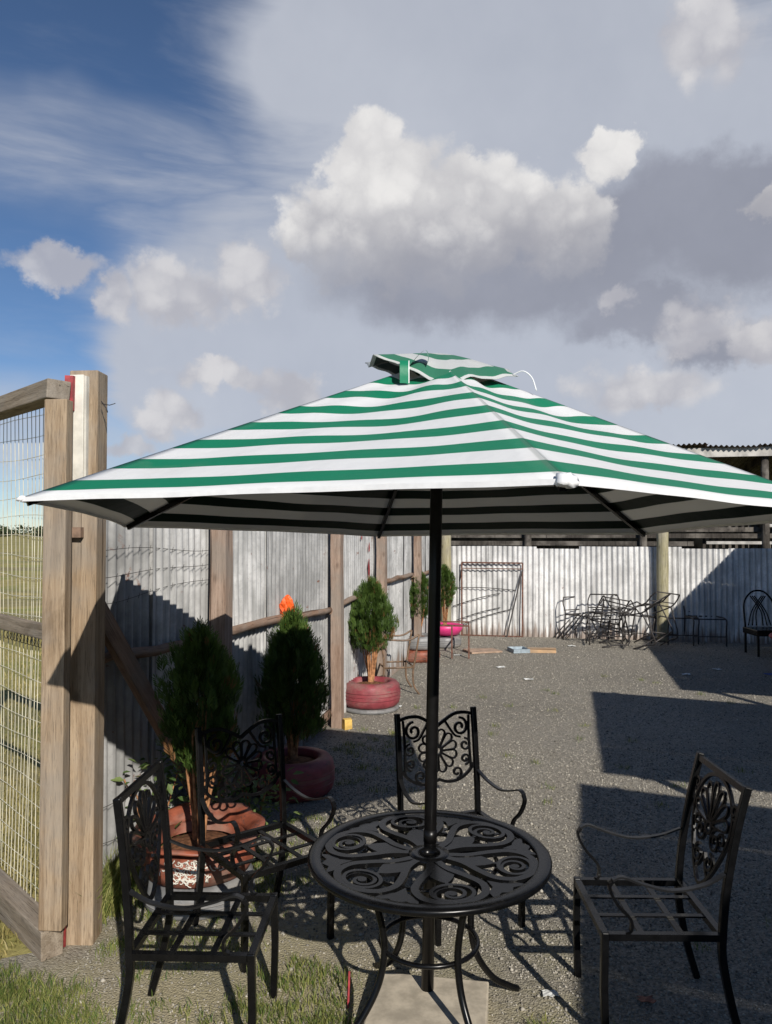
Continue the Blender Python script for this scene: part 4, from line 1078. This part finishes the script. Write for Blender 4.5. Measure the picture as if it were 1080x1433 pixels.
# ------------------------------------------------------------------ table
TH = 0.62
def build_table():
    tc = on(600, 1192, TH); t = thing('round_table', 'round black cast metal garden table with scrolled open top', 'table', (tc.x, tc.y, 0), R(7))
    z = TH - 0.012; th = 0.016; up = (0, 0, 1)
    dx, dy = 0, 0
    pl = lambda r, a: Vector((r * math.cos(a), r * math.sin(a), z))
    b = MB(); n = 72
    b.lathe([(0.396, TH - 0.018), (0.396, TH - 0.004), (0.402, TH), (0.438, TH), (0.445, TH - 0.004), (0.446, TH - 0.012), (0.443, TH - 0.022), (0.436, TH - 0.024), (0.41, TH - 0.018), (0.396, TH - 0.018)], n); b.build('rim', 'black', t)
    b = MB(); b.lathe([(0.026, z - 0.01), (0.026, z + th / 2 + .001), (0.05, z + th / 2 + .002), (0.075, z + th / 2 + .001), (0.078, z - th / 2), (0.026, z - 0.01)], 36); b.build('hub', 'black', t)
    for k in range(6):
        a = R(60 * k - 90 + 4)
        e = Vector((math.cos(a), math.sin(a), 0)); sd_ = Vector((-math.sin(a), math.cos(a), 0)); O = Vector((0, 0, z))
        P = lambda r, s_: O + e * r + sd_ * s_
        # teardrop loop
        b = MB(); pts = [P(0.070, 0.012), P(0.14, 0.035), P(0.21, 0.085), P(0.275, 0.118), P(0.34, 0.105), P(0.378, 0.055), P(0.388, 0.0), P(0.378, -0.055), P(0.34, -0.105), P(0.275, -0.118), P(0.21, -0.085), P(0.14, -0.035), P(0.070, -0.012)]
        b.sweep(spline(pts, 5), up, 0.027, th); b.build('petal_loop', 'black', t)
        # leaf plate inside
        b = MB(); out = []
        for i in range(13):
            u = i / 12; out.append((0.07 + 0.175 * u, 0.048 * math.sin(math.pi * u) ** 0.8))
        poly = [P(r, s_) - Vector((0, 0, .001)) for r, s_ in out] + [P(r, -s_) - Vector((0, 0, .001)) for r, s_ in out[-2:0:-1]]
        b.poly(poly, up, th * 0.8); b.build('leaf', 'black', t)
        # scroll ring with curl
        b = MB(); ring = [P(0.318 + 0.058 * math.cos(q), 0.072 * math.sin(q)) + Vector((0, 0, .001)) for q in np.linspace(0, 6.283, 29)[:-1]]
        b.sweep(ring, up, 0.014, th * 0.9, closed=True)
        sp_ = [P(0.318 + (0.058 - 0.046 * u) * math.cos(-1.0 - 8.5 * u), (0.066 - 0.055 * u) * math.sin(-1.0 - 8.5 * u)) - Vector((0, 0, .002)) for u in np.linspace(0, 1, 34)]
        b.sweep(sp_, up, 0.013, th * 0.8); b.poly([P(0.318 + 0.016 * math.cos(q), 0.016 * math.sin(q)) - Vector((0, 0, .002)) for q in np.linspace(0, 6.283, 11)[:-1]], up, th * 0.85)
        b.sweep([P(0.240, 0), P(0.262, 0)], up, 0.012, th * .8)
        b.build('scroll', 'black', t)
        # bracket towards the rim between two petals
        a2 = a + R(30); e2 = Vector((math.cos(a2), math.sin(a2), 0)); s2 = Vector((-math.sin(a2), math.cos(a2), 0)); Q = lambda r, s_: O + e2 * r + s2 * s_ - Vector((0, 0, .003))
        b = MB(); b.poly([Q(0.285, 0.0), Q(0.33, 0.022), Q(0.345, 0.06), Q(0.395, 0.082), Q(0.375, 0.03), Q(0.398, 0.0), Q(0.375, -0.03), Q(0.395, -0.082), Q(0.345, -0.06), Q(0.33, -0.022)], up, th * 0.8); b.build('bracket', 'black', t)
    for k in range(4):
        a = R(90 * k + 22); f = lambda r, zz: (r * math.cos(a), r * math.sin(a), zz)
        b = MB(); b.tube(spline([f(0.27, TH - 0.028), f(0.235, 0.52), f(0.198, 0.40), f(0.188, 0.30), f(0.215, 0.19), f(0.29, 0.085), f(0.37, 0.03), f(0.41, 0.008)], 6), 0.0125, 12); lg = b.build('leg', 'black', t)
    b = MB(); b.tube([(0.178 * math.cos(q), 0.178 * math.sin(q), 0.30) for q in np.linspace(0, 6.2832, 49)[:-1]], 0.009, 10, closed=True); b.build('ring', 'black', t)
    b = MB(); b.tube([(0.25 * math.cos(q), 0.25 * math.sin(q), TH - 0.03) for q in np.linspace(0, 6.2832, 49)[:-1]], 0.008, 8, closed=True); b.build('support_ring', 'black', t)
build_table()

# ------------------------------------------------------------------ chairs
def make_chair(kind, label, loc, rz, lean=1.0):
    """front is local -Y"""
    t = thing('garden_chair', label, 'chair', (loc[0], loc[1], 0.0), rz, 'black cast metal chairs round the table')
    SW, SH = 0.212, 0.395
    for sx in (-1, 1):
        x = sx * SW
        b = MB(); pth = spline([(x, 0.275, 0.0), (x, 0.235, 0.14), (x, 0.205, 0.30), (x, 0.205, SH), (x, 0.205 + 0.008 * lean, 0.55), (x, 0.205 + 0.027 * lean, 0.75), (x, 0.205 + 0.047 * lean, 0.905)], 5)
        b.sweep(pth, (1, 0, 0), 0.026, 0.026); bevel(b.build('back_post', 'black', t), 0.004)
        b = MB(); b.sweep([(x, -0.205, 0.0), (x, -0.21, 0.2), (x, -0.205, SH + 0.004)], (1, 0, 0), 0.026, 0.026); bevel(b.build('front_leg', 'black', t), 0.004)
        # arm: sagging strap from the post, curling down to the seat rail
        b = MB(); ap = spline([(x, 0.215, 0.60), (x * 1.06, 0.13, 0.565), (x * 1.10, 0.02, 0.552), (x * 1.12, -0.08, 0.575), (x * 1.13, -0.15, 0.60), (x * 1.13, -0.185, 0.59)], 6)
        b.sweep(ap, (0, 0.3, 1), 0.019, 0.007); b.build('armrest', 'strap', t)
        b = MB(); b.sweep(spline([(x * 1.13, -0.182, 0.589), (x * 1.12, -0.195, 0.56), (x * 1.10, -0.165, 0.50), (x * 1.06, -0.12, 0.45), (x * 1.03, -0.115, 0.41), (x * 1.0, -0.13, SH)], 5), (1, 0, 0), 0.010, 0.018); b.build('arm_support', 'black', t)
    z = SH - 0.012
    b = MB()
    b.bar((-SW + .013, -0.205, z), (SW - .013, -0.205, z), 0.024, 0.024); b.bar((-SW + .013, 0.205, z), (SW - .013, 0.205, z), 0.024, 0.024)
    b.bar((-SW, -0.192, z), (-SW, 0.192, z), 0.024, 0.0235); b.bar((SW, -0.192, z), (SW, 0.192, z), 0.024, 0.0235); b.build('seat_frame', 'black', t)
    for x in (-0.072, 0.072):
        b = MB(); b.bar((x, -0.193, z + 0.004), (x, 0.193, z + 0.004), 0.022, 0.006); b.build('seat_slat', 'black', t)
    for y in (-0.07, 0.07):
        b = MB(); b.bar((-SW + .012, y, z - 0.003), (SW - .012, y, z - 0.003), 0.022, 0.006); b.build('seat_slat', 'black', t)
    # back panel in the plane of the posts
    p0 = Vector((0, 0.205 + 0.009 * lean, 0.56)); p1 = Vector((0, 0.205 + 0.044 * lean, 0.88)); vd = (p1 - p0).normalized(); n = Vector((1, 0, 0)).cross(vd).normalized()
    P = lambda u, v, k=0.0: p0 + Vector((u, 0, 0)) + vd * v + n * k
    b = MB(); wd, th = 0.011, 0.012
    def rib(pts, w=wd, closed=False, nseg=5, k=0.0): b.sweep(spline([P(u, v, k) for u, v in pts], nseg, closed), n, w, th, closed)
    def petal(cx, cy, a, ln, hw, r0=0.018, k=0.0):
        ca, sa = math.cos(a), math.sin(a); f = lambda r, s_: (cx + ca * r - sa * s_, cy + sa * r + ca * s_)
        rib([f(r0, 0.003), f(r0 + ln * .45, hw * .75), f(r0 + ln * .85, hw), f(r0 + ln, 0), f(r0 + ln * .85, -hw), f(r0 + ln * .45, -hw * .75), f(r0, -0.003)], 0.008, k=k)
    def spiral(cx, cy, r, a0, turns, w=wd, k=0.0):
        pts = []
        for i in range(26):
            u = i / 25; q = a0 + turns * 6.283 * u; rr = r * (1 - 0.78 * u); pts.append(P(cx + rr * math.cos(q), cy + rr * math.sin(q), k))
        b.sweep(pts, n, w, th)
    E = SW - 0.012
    if kind == 'butterfly':
        for s_ in (-1, 1):
            rib([(s_ * E, 0.315), (s_ * 0.155, 0.325), (s_ * 0.10, 0.322), (s_ * 0.045, 0.295), (0, 0.268)], 0.016)
            rib([(s_ * E, 0.07), (s_ * 0.165, 0.03), (s_ * 0.11, 0.0), (s_ * 0.05, -0.005), (0, 0.01)], 0.014)
            rib([(s_ * 0.182, 0.31), (s_ * 0.178, 0.19), (s_ * 0.182, 0.05)], 0.010)
            spiral(s_ * 0.128, 0.255, 0.046, R(90), s_ * -1.35, 0.012, .001); spiral(s_ * 0.152, 0.165, 0.032, R(90), s_ * -1.3, 0.010, .001); spiral(s_ * 0.15, 0.095, 0.028, R(-90), s_ * 1.3, 0.010, .001)
            spiral(s_ * 0.10, 0.035, 0.03, R(-90), s_ * 1.2, 0.010, .001)
            rib([(s_ * 0.045, 0.295), (s_ * 0.07, 0.255), (s_ * 0.10, 0.215), (s_ * 0.13, 0.205)], 0.010, k=-.001)
        for i in range(12): petal(0, 0.148, R(15 + 30 * i), 0.088, 0.019, k=.0015)
        rib([(0.02 * math.cos(q), 0.148 + 0.02 * math.sin(q)) for q in np.linspace(0, 6.283, 9)[:-1]], 0.012, True, 3, .002)
    else:
        b.bar(P(-E, 0.335), P(E, 0.335), 0.022, 0.018, up=n)
        rib([(-0.165, 0.16), (-0.15, 0.235), (-0.09, 0.298), (0, 0.322), (0.09, 0.298), (0.15, 0.235), (0.165, 0.16), (0.13, 0.06), (0.06, -0.045), (0.0, -0.085), (-0.06, -0.045), (-0.13, 0.06)], 0.013, True, 5)
        for i in range(7): petal(0, 0.135, R(90 + (i - 3) * 24), 0.145 - 0.004 * abs(i - 3), 0.020, k=.0015)
        for s_ in (-1, 1):
            spiral(s_ * 0.065, 0.095, 0.045, R(90), s_ * 1.4, 0.010, .001); spiral(s_ * 0.05, 0.01, 0.036, R(90), s_ * -1.3, 0.010, .001)
            spiral(s_ * 0.112, 0.115, 0.035, R(-90), s_ * -1.2, 0.009, -.001); spiral(s_ * 0.168, 0.245, 0.028, R(-90), s_ * 1.4, 0.010, .001)
            rib([(s_ * 0.165, 0.16), (s_ * 0.185, 0.17), (s_ * E, 0.165)], 0.010, k=-.001); rib([(s_ * 0.06, -0.045), (s_ * 0.03, -0.02), (0, 0.03)], 0.010, k=-.001)
        rib([(0.022 * math.cos(q), 0.125 + 0.022 * math.sin(q)) for q in np.linspace(0, 6.283, 9)[:-1]], 0.012, True, 3, .002)
    b.build('back_panel', 'black', t)
    return t
def place_front(pA, pB):
    """seat centre from two seat corners"""
    return (pA + pB) / 2
rc = (on(800, 1224, 0.395) + on(852, 1307, 0.395) + on(1022, 1313, 0.395)) ; 
c_right = (on(800, 1224, 0.395) + on(1022, 1313, 0.395)) / 2
make_chair('fan', 'black metal chair with fan and shield back standing in the shade', (c_right.x, c_right.y), R(-90 - 1), 2.0)
c_left = (on(393, 1255, 0.395) + on(172, 1327, 0.395)) / 2
make_chair('fan', 'black metal chair with fan back between the petal planter and the table', (c_left.x, c_left.y), R(90 - 2))
make_chair('butterfly', 'black metal chair with daisy patterned back on open sunlit gravel behind the table', (0.345, 3.68), R(22))
make_chair('butterfly', 'black metal chair with daisy patterned back in front of the maroon tyre', (-0.54, 3.50), R(38))

# ------------------------------------------------------------------ things further down the yard
def rod_frame(b, w, d, sh, bh, r=0.008):
    """bare bent-rod chair frame"""
    for s_ in (-1, 1):
        x = s_ * w / 2
        b.tube(spline([(x, -d / 2, 0), (x, -d / 2, sh * .6), (x, -d / 2 + 0.01, sh), (x, d / 2, sh), ], 4), r, 6)
        b.tube(spline([(x, d / 2 + 0.06, 0), (x, d / 2, sh), (x, d / 2 + 0.05, bh * .85), (x * .85, d / 2 + 0.08, bh)], 4), r, 6)
    b.tube([(-w / 2, -d / 2 + .01, sh), (w / 2, -d / 2 + .01, sh)], r, 6); b.tube([(-w / 2, d / 2, sh), (w / 2, d / 2, sh)], r, 6)
    b.tube([(-w * .425, d / 2 + .08, bh), (w * .425, d / 2 + .08, bh)], r, 6); b.tube([(-w / 2, d / 2 + .03, bh * .7), (w / 2, d / 2 + .03, bh * .7)], r * .8, 6)
    b.tube([(-w / 2, -d / 2, sh * .35), (w / 2, -d / 2, sh * .35)], r * .8, 6)
def build_clutter():
    # brown curved-leg chair behind the second planter
    p = on(556, 972); t = thing('wire_chair', 'brown curved leg metal chair frame behind the purple-red tyre', 'chair', (p.x - 0.03, p.y + 0.15, 0.004), R(100))
    for s_ in (-1, 1):
        x = s_ * 0.2
        b = MB(); b.tube(spline([(x, -0.24, 0), (x, -0.18, 0.1), (x, -0.17, 0.25), (x, -0.2, 0.42), (x, -0.24, 0.66)], 5), 0.011, 7); b.build('leg', 'rodbrown', t)
        b = MB(); b.tube(spline([(x, 0.24, 0), (x, 0.17, 0.15), (x, 0.16, 0.4), (x, 0.2, 0.62), (x, 0.24, 0.82)], 5), 0.011, 7); b.build('leg', 'rodbrown', t)
        b = MB(); b.tube(spline([(x, -0.24, 0.66), (x, -0.1, 0.60), (x, 0.2, 0.62)], 5), 0.011, 7); b.build('arm', 'rodbrown', t)
        b = MB(); b.tube([(x, -0.17, 0.3), (x, 0.16, 0.3)], 0.010, 7); b.build('side_rail', 'rodbrown', t)
    b = MB()
    for y, z in ((-0.17, 0.31), (0.16, 0.31), (0.24, 0.82), (0.18, 0.55)): b.tube([(-0.2, y, z), (0.2, y, z)], 0.01, 7)
    b.build('cross_rail', 'rodbrown', t)
    # rusty low table frame by the magenta planter
    p = on(652, 922); t = thing('table_frame', 'rusty low metal table frame beside the magenta planter', 'frame', (p.x - 0.18, p.y + 0.2, 0.004), R(-6))
    for (x, y) in ((-0.26, -0.2), (0.0, -0.22), (0.24, -0.18), (0.24, 0.3), (-0.26, 0.3)):
        b = MB(); b.bar((x, y, 0), (x, y, 0.46), 0.022, 0.022, up=(1, 0, 0)); b.build('leg', 'rodrust', t)
    b = MB(); b.bar((-0.27, -0.2, 0.465), (0.25, -0.2, 0.465), 0.02, 0.02); b.bar((-0.26, 0.3, 0.465), (0.25, 0.3, 0.465), 0.02, 0.02); b.bar((-0.26, -0.2, 0.465), (-0.26, 0.3, 0.465), 0.02, 0.019); b.bar((0.24, -0.2, 0.465), (0.24, 0.3, 0.465), 0.02, 0.019); b.build('top_frame', 'rodrust', t)
    # tall frame leaning on the far wall
    def wallp(px, py, off):
        rr = ray(px, py); o0 = FAR0 + FARN * off; den = rr.x * FARD.y - rr.y * FARD.x
        s_ = (o0.x * FARD.y - o0.y * FARD.x) / den; return Vector((rr.x * s_, rr.y * s_, H + rr.z * s_))
    a, c_, d, e = wallp(646, 893, .1), wallp(646, 787, .07), wallp(731, 788, .07), wallp(731, 893, .1)
    O = Vector((a.x, a.y, 0)); t = thing('metal_stand', 'tall rusty rectangular metal stand propped against the far wall', 'stand', O)
    L = lambda p: Vector(p) - O
    a.z = e.z = 0.012
    for (q, r_, nm, m_) in ((a, c_, 'upright', 'rodrust'), (e, d, 'upright', 'rodrust'), (c_, d, 'top_rail', 'rodrust'), (a, e, 'bottom_rail', 'rodrust')):
        b = MB(); b.bar(L(q), L(r_), 0.022, 0.022, up=(0.3, 1, 0.1)); b.build(nm, m_, t)
    q = c_ * .92 + a * .08; q2 = d * .92 + e * .08; b = MB(); b.bar(L(q), L(q2), 0.015, 0.015); b.build('cross_bar', 'rodrust', t)
    for (top_, foot) in ((wallp(646, 797, .08), on(628, 884)), (wallp(731, 797, .08), on(709, 892))):
        b = MB(); b.bar(L(top_), L(Vector((foot.x, foot.y, 0.012))), 0.02, 0.02); b.build('strut', 'rod', t)
    for (x0, y0, x1, y1) in ((632, 822, 722, 826), (634, 848, 700, 830), (638, 868, 700, 850), (640, 876, 716, 852)):
        b = MB(); p0, p1 = wallp(x0, y0, .06), wallp(x1, y1, .06); b.tube(spline([L(p0), L(p0 * .5 + p1 * .5) + Vector((0, 0, .02)), L(p1)], 5), 0.007, 6); b.build('bent_rod', 'rod', t)
    # tangle of bare chair frames
    spots = [(820, 896, 12, (0, 0, 30)), (845, 900, 0, (8, 0, -12)), (868, 902, 0, (-62, 10, 15)), (888, 906, 0, (70, -14, 40)), (852, 908, 0, (-75, 12, -30)), (880, 898, 0, (0, 6, 10)),
             (900, 903, 0, (62, 8, 20)), (945, 899, 0, (0, 0, 4)), (985, 901, 0, (0, 0, -6)), (835, 903, 0, (80, 0, 80))]
    tang = 'bare dark metal chair frame lying tipped over in the tangle by the far wall'
    flabs = ['upright bare metal chair frame beside the bundle of curved rods', 'upright bare metal chair frame with its back at the top of the tangle', tang, tang, tang,
             'upright bare metal chair frame standing among the tipped ones', 'bare metal chair frame tipped over at the foot of the yellow wall post',
             'upright bare metal chair frame in the shade next to the yellow wall post', 'upright bare metal chair frame in the shade next to the arched chair', tang]
    proto = None
    for (px, py, _, e) in spots:
        p = on(px, py); 
        if proto is None:
            b = MB(); rod_frame(b, 0.5, 0.48, 0.42, 0.70, 0.011); o = proto = b.build('chair_frame', 'rod')
        else:
            o = proto.copy(); C.objects.link(o)
        tag(o, flabs[spots.index((px, py, _, e))], 'chair frame', 'chair frames piled by the far wall')
        o.rotation_euler = tuple(R(k) for k in e)
        mw = Euler(o.rotation_euler).to_matrix(); zmin = min((mw @ v.co).z for v in proto.data.vertices)
        o.location = (p.x, p.y - 0.05, -zmin + 0.004)
    # bundle of bent rods lying left of the pile
    p = on(775, 893); t = thing('rod_bundle', 'bundle of curved metal rods leaning on the far wall left of the chair frames', 'rods', (p.x, p.y, 0.004))
    for i in range(4):
        b = MB(); b.tube(spline([(0.06 * i, -0.05 * i, 0.01), (0.22 + .06 * i, -.05 * i, 0.26), (0.42 + .05 * i, 0 - .04 * i, 0.44), (0.75 + .04 * i, 0.0 - .04 * i, 0.48 - .03 * i), (1.05, -.03 * i, 0.46 - .04 * i)], 6), 0.009, 6); b.build('rod', 'rod', t)
    # black chair with arched back, and a red seated table in the shade on the right
    p = on(1092, 922); t = thing('arched_chair', 'black arched back metal chair against the far wall in shade', 'chair', (p.x - .02, p.y + 0.35, 0.004), R(0))
    b = MB(); b.tube(spline([(-0.22, 0.2, 0.38), (-0.22, 0.24, 0.72), (-0.12, 0.26, 0.88), (0, 0.27, 0.92), (0.12, 0.26, 0.88), (0.22, 0.24, 0.72), (0.22, 0.2, 0.38)], 6), 0.014, 7); b.build('back_frame', 'black', t)
    for i in range(6):
        b = MB(); s_ = -1 if i % 2 else 1; x = 0.05 + 0.06 * (i // 2); b.tube(spline([(s_ * x, 0.21, 0.4), (s_ * x * .6, 0.24, 0.62), (-s_ * (0.14 - x * .5), 0.26, 0.84)], 5), 0.009, 6); b.build('back_rod', 'black', t)
    b = MB(); b.box((0, 0, 0.34), (0.5, 0.46, 0.09)); bevel(b.build('seat', 'black', t), 0.01)
    for (x, y) in ((-0.22, -0.2), (0.22, -0.2), (-0.22, 0.2), (0.22, 0.2)):
        b = MB(); b.bar((x, y, 0), (x, y, 0.3), 0.025, 0.025, up=(1, 0, 0)); b.build('leg', 'black', t)
    p = on(1096, 934); t = thing('round_stool', 'low stool with red padded round top in the shade by the far wall', 'stool', (p.x + 0.1, p.y - 0.05, 0.004))
    b = MB(); b.lathe([(0.002, 0.44), (0.2, 0.445), (0.27, 0.435), (0.285, 0.41), (0.27, 0.385), (0.2, 0.38), (0.002, 0.38)], 28); b.build('seat', 'cushion', t)
    for k in range(4):
        a = R(45 + 90 * k); b = MB(); b.tube([(0.16 * math.cos(a), 0.16 * math.sin(a), 0.382), (0.22 * math.cos(a), 0.22 * math.sin(a), 0)], 0.012, 7); b.build('leg', 'rod', t)
    # loose bits
    p = on(757, 914); b = MB(); b.box((0, 0, 0.03), (0.42, 0.14, 0.06), jit=.006); o = b.build('timber_offcut', 'freshwood', None, (p.x + .02, p.y + .05, 0.006)); o.rotation_euler = (0, 0, R(-8)); tag(o, 'pale pine offcut lying on the gravel beside a grey tray', 'timber')
    p = on(727, 914); b = MB(); b.box((0, 0, 0.012), (0.26, 0.3, 0.02)); b.box((-0.12, 0, 0.04), (0.012, 0.3, 0.035)); b.box((0.12, 0, 0.04), (0.012, 0.3, 0.035)); b.box((0, 0.144, 0.04), (0.228, 0.012, 0.035)); b.box((0, -0.144, 0.04), (0.228, 0.012, 0.035)); o = b.build('plastic_tray', 'greyplastic', None, (p.x, p.y + .1, 0.006)); o.rotation_euler = (0, 0, R(10)); tag(o, 'blue grey shallow plastic tray on the gravel beside the offcut', 'tray')
    p = on(676, 914); b = MB(); b.box((0, 0, 0.012), (0.5, 0.34, 0.02), jit=.006); o = b.build('board', 'cardboard', None, (p.x, p.y + .1, 0.008)); o.rotation_euler = (R(1), 0, R(18)); tag(o, 'flat brown board on the gravel behind the rusty table frame', 'board')
    p = on(486, 1022); b = MB(); b.box((0, 0, 0.045), (0.075, 0.07, 0.09), jit=.005); o = bevel(b.build('wood_block', 'yellow', None, (p.x, p.y + .03, 0.004)), 0.004); o.rotation_euler = (0, 0, R(20)); tag(o, 'small yellow wooden block at the foot of the fence post', 'block')
    p = on(487, 1412); b = MB(); b.bar((0, 0, 0), (0.004, 0.02, 0.13), 0.007, 0.004, up=(0, 1, 0)); o = b.build('ground_stake', 'redpaint', None, (p.x, p.y, 0.0)); tag(o, 'thin red stake standing in the ground by the table', 'stake')
    # orange plastic bag caught on the rail
    q = fpt(6.0, 0.09, 1.14); b = MB(); r = random.Random(9); n = 16; vs = []
    for j in range(12):
        for i in range(n):
            th_ = math.pi * j / 11; ph = 6.283 * i / n; k = 1 + 0.32 * math.sin(3 * ph + j) * math.sin(th_) + 0.18 * math.sin(7 * ph - 2 * j) + r.uniform(-.1, .1)
            vs.append((0.055 * k * math.sin(th_) * math.cos(ph), 0.055 * k * math.sin(th_) * math.sin(ph), 0.10 * math.cos(th_) * (1 + 0.2 * math.sin(2 * ph)) + 0.06))
    fs = [(j * n + i, (j + 1) * n + i, (j + 1) * n + (i + 1) % n, j * n + (i + 1) % n) for j in range(11) for i in range(n)]
    b.add(vs, fs, False); o = b.build('plastic_bag', 'orange', None, q); tag(o, 'crumpled bright orange plastic bag caught on the fence rail', 'bag')
    # scraps of litter
    lit = [(740, 952, 'litter'), (1003, 938, 'litter'), (960, 945, 'litter'), (700, 935, 'litter'), (800, 905, 'litter'), (905, 1403, 'tyre_orange'), (770, 1395, 'litter'), (1075, 945, 'blue'), (555, 990, 'litter'), (640, 918, 'litter')]
    for i, (px, py, m_) in enumerate(lit):
        p = on(px, py); b = MB(); r = random.Random(i); k = 0.017 * p.y ** 0.5
        n = 5
        vs = [(k * (u - 2) * .5 * r.uniform(.7, 1.2), k * (v - 2) * .35 * r.uniform(.7, 1.2), 0.012 + 0.5 * k * r.uniform(0, 0.5)) for v in range(n) for u in range(n)]
        b.add(vs, [(v * n + u, v * n + u + 1, (v + 1) * n + u + 1, (v + 1) * n + u) for v in range(n - 1) for u in range(n - 1)])
        o = b.build('litter_scrap', m_, None, (p.x, p.y, 0)); sm = o.modifiers.new('thick', 'SOLIDIFY'); sm.thickness = 0.002
        lb = {'litter': ('pale crumpled scrap of litter lying on the gravel', 'pale litter scraps on the gravel'), 'tyre_orange': ('orange crumpled wrapper on the shaded gravel under a chair', None), 'blue': ('blue crumpled plastic scrap by the shaded stool', None)}[m_]
        own = {0: 'pale crumpled scrap on the gravel in front of the grey tray', 3: 'pale crumpled scrap on the gravel in front of the flat brown board', 4: 'pale crumpled scrap between the pine offcut and the curved rods',
               6: 'pale crumpled scrap on the ground between the table and the shaded chair', 8: 'pale crumpled scrap beside the purple-red tyre', 9: 'pale crumpled scrap at the legs of the rusty table frame'}
        if m_ == 'litter': lb = (own.get(i, 'pale crumpled scrap on the shaded gravel near the arched chair'), lb[1])
        tag(o, lb[0], 'litter', lb[1])
build_clutter()
